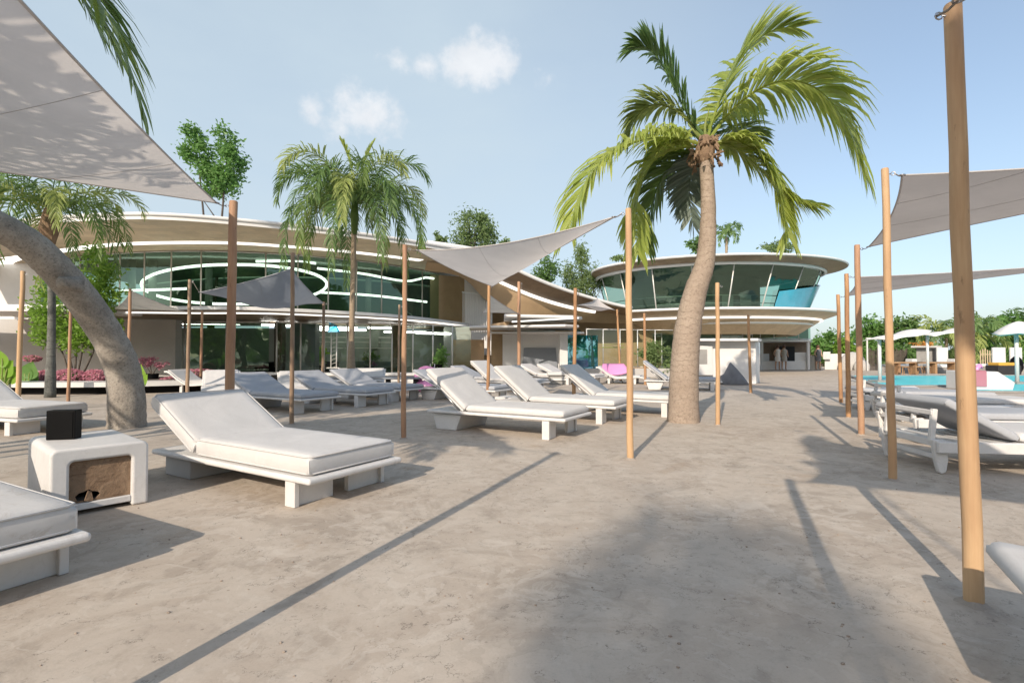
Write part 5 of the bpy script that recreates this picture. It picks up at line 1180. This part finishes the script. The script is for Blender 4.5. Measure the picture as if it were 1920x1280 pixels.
bn = thing('long_bench', 'long wooden bench with stools behind the pool, in front of the kiosk', 'bench', (*xy(1722,29),0))
q = MB(); q.prism([xy(1676,29),xy(1790,29),xy(1790,29.7),xy(1676,29.7)], .62, .70); q.build('top', M['table_wood'], bn, bevel=.01, world=True)
for px in (1680,1712,1748,1784):
    x,y = xy(px,29.3); q = MB(); q.box((x,y,.31),(.12,.5,.62)); q.build('leg', M['table_wood'], bn, world=True)
def stool(label, px, d, mat='table_wood'):
    x,y = xy(px,d); o = thing('stool', label, 'stool', (x,y,0), 0, 'stools at the long bench')
    q = MB(); q.box((0,0,.45),(.4,.4,.06)); q.build('seat', M[mat], o, bevel=.01)
    for sx in (-1,1):
        for sy in (-1,1):
            q = MB(); q.tube([(sx*.14,sy*.14,.44),(sx*.19,sy*.19,0)], .022, 6); q.build('leg', M[mat], o)
for lab,px in (('wooden stool at the left end of the long bench',1693),('wooden stool at the middle of the long bench, left of the second umbrella pole',1718),('wooden stool at the long bench next to the second umbrella pole',1732)): stool(lab, px, 28.2)
def daybed(label, px, d, w, mat='white', back=True):
    x,y = xy(px,d); o = thing('daybed', label, 'daybed', (x,y,0), 0, 'daybeds across the pool')
    q = MB(); q.box((0,0,.16),(w,.9,.32)); q.build('base', M['stone'], o, bevel=.02)
    q = MB(); q.box((0,0,.42),(w-.06,.86,.18)); q.build('mattress', M['cloth_white'], o, bevel=.05, seg=3)
    if back:
        q = MB(); q.box((w*.38,.1,.68),(w*.2,.6,.34)); q.build('bolster', M['white'], o, bevel=.06, seg=3)
daybed('white daybed across the pool behind the long bench', 1692, 31.5, 1.6); daybed('white daybed across the pool beside the kiosk', 1768, 31, 1.9); daybed('white long daybed right of the thick tan post', 1850, 33, 2.4, 'white', False)
for i,(px,w) in enumerate(((1766,.34),(1872,.4),(1904,.36))):
    x,y = xy(px,31.8); o = thing('upright_cushion', ('white square panel chair back by the kiosk','white square panel chair back before the rounded tree','white tall chair back beside the round parasol pole')[i], 'chair', (x,y,0), 0, 'white panel chairs')
    q = MB(); q.box((0,0,1.05),(w*2,.12,1.0)); q.build('backrest', M['white'], o, bevel=.03)
    q = MB(); q.box((0,-.25,.45),(w*2,.6,.14)); q.build('seat', M['white'], o, bevel=.03)
    for s in (-1,1):
        q = MB(); q.box((s*w*.8,-.2,.2),(.08,.4,.4)); q.build('leg', M['white'], o)
x,y = xy(1880,29); o = thing('cushion_seat', 'dark seat with mustard yellow cushion at the far pool edge', 'seat', (x,y,0))
q = MB(); q.box((0,0,.25),(1.3,.8,.5)); q.build('base', M['dark'], o, bevel=.03)
q = MB(); q.box((-.1,-.05,.58),(1.0,.7,.18)); q.build('cushion', M['yellow'], o, bevel=.05, seg=3)
q = MB(); q.sphere((.75,0,.5), .45, 12, 8, (.7,.7,1.2)); q.build('beanbag', M['black'], o, smooth=True)
x,y = xy(1838,17.0); o = thing('poolside_lounge', 'white boxy lounge seat with pink towel at the pool edge', 'lounge seat', (x,y,0), R(-10))
q = MB(); q.add([(-.8,-.4,0),(.65,-.4,0),(.65,.4,0),(-.8,.4,0),(-.8,-.4,.62),(.25,-.4,.60),(.25,.4,.60),(-.8,.4,.62),(.72,-.4,.25),(.72,.4,.25)], [(0,1,8,5,4),(1,2,9,8),(2,3,7,6,9),(3,0,4,7),(4,5,6,7),(5,8,9,6),(0,3,2,1)]); q.build('body', M['white'], o, bevel=.03)
q = MB(); q.box((-.28,-.41,.36),(.36,.03,.5)); q.box((-.28,-.1,.625),(.36,.62,.025)); q.build('towel', M['flower'], o, bevel=.008)
x,y = xy(1848,21.5); o = thing('pool_float', 'pink flamingo like float on the water right of the thick tan post', 'pool float', (x,y,.06), R(15))
q = MB(); q.tube([(.5*math.cos(a),.38*math.sin(a),.10) for a in [k*math.pi/12 for k in range(25)]], .13, 10, False); q.build('ring', M['pink'], o, smooth=True)
q = MB(); q.tube(curve([(-.45,0,.12),(-.55,0,.45),(-.35,0,.62),(-.22,0,.5)],10), [.08]*6+[.09,.09,.07,.05,.03], 8); q.build('neck', M['pink'], o, smooth=True)
sb = thing('curved_stone_bench', 'curved grey stone bench with slatted front at the right edge', 'bench', (*xy(1915,14.6),0))
AR = [Vector((16.4+2.2*math.cos(a),14.0+1.2*math.sin(a),0)) for a in [R(185+k*8) for k in range(22)]]
q = MB(); q.ribbon(lvl(AR,0), lvl(AR,.40)); q.build('front', M['stone'], sb, smooth=True, world=True)
q = MB(); q.ribbon([p+Vector((0,-.05,.40)) for p in AR],[Vector((16.4+(p.x-16.4)*.6,14+(p.y-14)*.6,.40)) for p in AR]); q.ribbon([p+Vector((0,-.05,.34)) for p in AR],[p+Vector((0,-.05,.40)) for p in AR]); q.build('seat', M['concrete'], sb, smooth=True, world=True)
q = MB(); [q.box((p.x,p.y-.03,.17),(.07,.05,.30)) for p in AR[2:]]; q.build('slats', M['white'], sb, world=True)
# low platforms and grey pads between the right hand loungers and the pool
pf = thing('low_platform', 'low grey platform with white edge at the pool corner', 'platform', (*xy(1680,14.4),0))
q = MB(); q.prism([xy(1625,15.0),xy(1722,15.2),xy(1748,13.8),xy(1660,13.4)], 0, .12); q.build('deck', M['stone'], pf, bevel=.02, world=True)
q = MB(); q.prism([xy(1650,14.8),xy(1716,15.0),xy(1724,14.2),xy(1655,13.9)], .125, .24); q.build('pad', M['cloth_white'], pf, bevel=.05, seg=3, world=True)
o = thing('water_feature', 'round dark basin with a white rim among the right hand loungers', 'basin', (*xy(1762,9.3),0))
q = MB(); q.lathe([(.9,0),(.95,.25),(.95,.32),(.85,.33),(.80,.22),(.001,.21)], (0,0,0), 28); q.build('rim', M['white'], o, smooth=40)
q = MB(); q.lathe([(.80,.23),(.001,.231)], (0,0,0), 28); q.build('dark_inside', M['rockgrey'], o)
# ================================================================== LIGHT, SKY, CAMERA
AZ, EL = R(23.5), R(28.5)
sd = Vector((math.sin(AZ)*math.cos(EL), math.cos(AZ)*math.cos(EL), -math.sin(EL)))   # the way the light travels
ld = bpy.data.lights.new('sun','SUN'); ld.energy = 3.25; ld.angle = R(.53); ld.color = (1.0,.87,.72)
lo_ = bpy.data.objects.new('sun', ld); COL.objects.link(lo_); lo_.rotation_euler = sd.to_track_quat('-Z','Y').to_euler(); lo_.location = (-20,-40,30)
w = bpy.data.worlds.new('World'); sc.world = w; w.use_nodes = True; t = w.node_tree; t.nodes.clear()
def nd(typ, **kw):
    o = t.nodes.new(typ)
    for k, v in kw.items(): setattr(o, k, v)
    return o
L_ = t.links.new
sky = nd('ShaderNodeTexSky', sky_type='NISHITA', sun_disc=False, sun_elevation=EL, sun_rotation=math.pi+AZ, air_density=1.0, dust_density=1.6, ozone_density=1.15, altitude=10)
tc = nd('ShaderNodeTexCoord')
def wm(op, a, b=0.0, clamp=False):
    m = nd('ShaderNodeMath', operation=op, use_clamp=clamp)
    for i, v in enumerate((a,b)):
        if hasattr(v,'links'): L_(v, m.inputs[i])
        else: m.inputs[i].default_value = v
    return m.outputs[0]
def noise(scale, detail, rough, stretch=(1,1,1.0), loc=(0,0,0)):
    mp = nd('ShaderNodeMapping'); L_(tc.outputs['Generated'], mp.inputs[0]); mp.inputs['Scale'].default_value = stretch; mp.inputs['Location'].default_value = loc
    n_ = nd('ShaderNodeTexNoise'); L_(mp.outputs[0], n_.inputs['Vector']); n_.inputs['Scale'].default_value = scale; n_.inputs['Detail'].default_value = detail; n_.inputs['Roughness'].default_value = rough
    return n_.outputs['Fac']
n1 = noise(9, 9, .60); n2 = noise(34, 8, .62)
nz = wm('ADD', wm('MULTIPLY', n1, .65), wm('MULTIPLY', n2, .35))
acc = None
for px,py,rx,ry,amp in ((890,112,112,62,1.0),(800,122,60,34,.66),(685,215,100,74,1.0),(640,240,60,46,.75),(588,205,44,48,.60),(1028,150,60,52,.62),(1010,130,36,20,.55),(740,112,70,34,.52)):
    c = ray(px,py).normalized(); k = 1/ (ray(px,py).length*FX)
    sub = nd('ShaderNodeVectorMath', operation='SUBTRACT'); L_(tc.outputs['Generated'], sub.inputs[0]); sub.inputs[1].default_value = c
    mp = nd('ShaderNodeVectorMath', operation='MULTIPLY'); L_(sub.outputs[0], mp.inputs[0]); mp.inputs[1].default_value = (1/(rx*k),.5/(rx*k),1/(ry*k))
    ln = nd('ShaderNodeVectorMath', operation='LENGTH'); L_(mp.outputs[0], ln.inputs[0])
    f = wm('MULTIPLY', wm('SUBTRACT', 1.0, ln.outputs['Value'], True), amp)
    acc = f if acc is None else wm('MAXIMUM', acc, f)
cl = wm('ADD', acc, wm('MULTIPLY', wm('SUBTRACT', nz, .5), 2.3))
mr = nd('ShaderNodeMapRange', interpolation_type='SMOOTHSTEP'); L_(cl, mr.inputs[0]); mr.inputs[1].default_value = .22; mr.inputs[2].default_value = .84
gate = wm('MULTIPLY', acc, 6.0, True)
cfac = wm('MULTIPLY', wm('MULTIPLY', mr.outputs[0], gate), .82)
# thin high cirrus veil, thicker towards the left
veil_n = noise(2.2, 5, .55, (1,1,2.2), (3,1,0))
cdir = nd('ShaderNodeVectorMath', operation='DOT_PRODUCT'); L_(tc.outputs['Generated'], cdir.inputs[0]); cdir.inputs[1].default_value = Vector((-.42,.85,.27)).normalized()
vm = nd('ShaderNodeMapRange', interpolation_type='SMOOTHSTEP'); L_(cdir.outputs['Value'], vm.inputs[0]); vm.inputs[1].default_value = .45; vm.inputs[2].default_value = 1.0; vm.inputs[3].default_value = 0; vm.inputs[4].default_value = 1
sx = nd('ShaderNodeSeparateXYZ'); L_(tc.outputs['Generated'], sx.inputs[0])
hz = wm('POWER', wm('SUBTRACT', 1.0, wm('ABSOLUTE', sx.outputs[2]), True), 5.0)
veil = wm('ADD', wm('MULTIPLY', vm.outputs[0], wm('ADD', .25, wm('MULTIPLY', veil_n, .5))), wm('ADD', .26, wm('MULTIPLY', hz, .42)), True)
mx = nd('ShaderNodeMix', data_type='RGBA'); L_(veil, mx.inputs[0]); L_(sky.outputs[0], mx.inputs[6]); mx.inputs[7].default_value = (3.15,3.75,4.15,1)
mx2 = nd('ShaderNodeMix', data_type='RGBA'); L_(cfac, mx2.inputs[0]); L_(mx.outputs[2], mx2.inputs[6]); cc = nd('ShaderNodeMix', data_type='RGBA'); L_(noise(16,6,.6,(1,1,1.3),(.4,0,.2)), cc.inputs[0]); cc.inputs[6].default_value = (5.3,5.3,5.35,1); cc.inputs[7].default_value = (3.7,3.85,4.1,1); L_(cc.outputs[2], mx2.inputs[7])
bg = nd('ShaderNodeBackground'); L_(mx2.outputs[2], bg.inputs[0]); bg.inputs[1].default_value = .14
ow = nd('ShaderNodeOutputWorld'); L_(bg.outputs[0], ow.inputs[0])
cd = bpy.data.cameras.new('camera'); cam = bpy.data.objects.new('camera', cd); COL.objects.link(cam)
cam.location = (0,0,H); cam.rotation_euler = (R(90)+PITCH,0,0); cd.lens = 18; cd.sensor_width = 36; cd.sensor_fit = 'HORIZONTAL'; cd.clip_start = .05; cd.clip_end = 3000
sc.camera = cam
sc.view_settings.view_transform = 'Standard'; sc.view_settings.look = 'None'; sc.view_settings.exposure = 0.53; sc.view_settings.gamma = 1
sc.cycles.max_bounces = 6; sc.cycles.diffuse_bounces = 3; sc.cycles.glossy_bounces = 3; sc.cycles.transmission_bounces = 4; sc.cycles.transparent_max_bounces = 10
sc.render.engine = 'CYCLES'
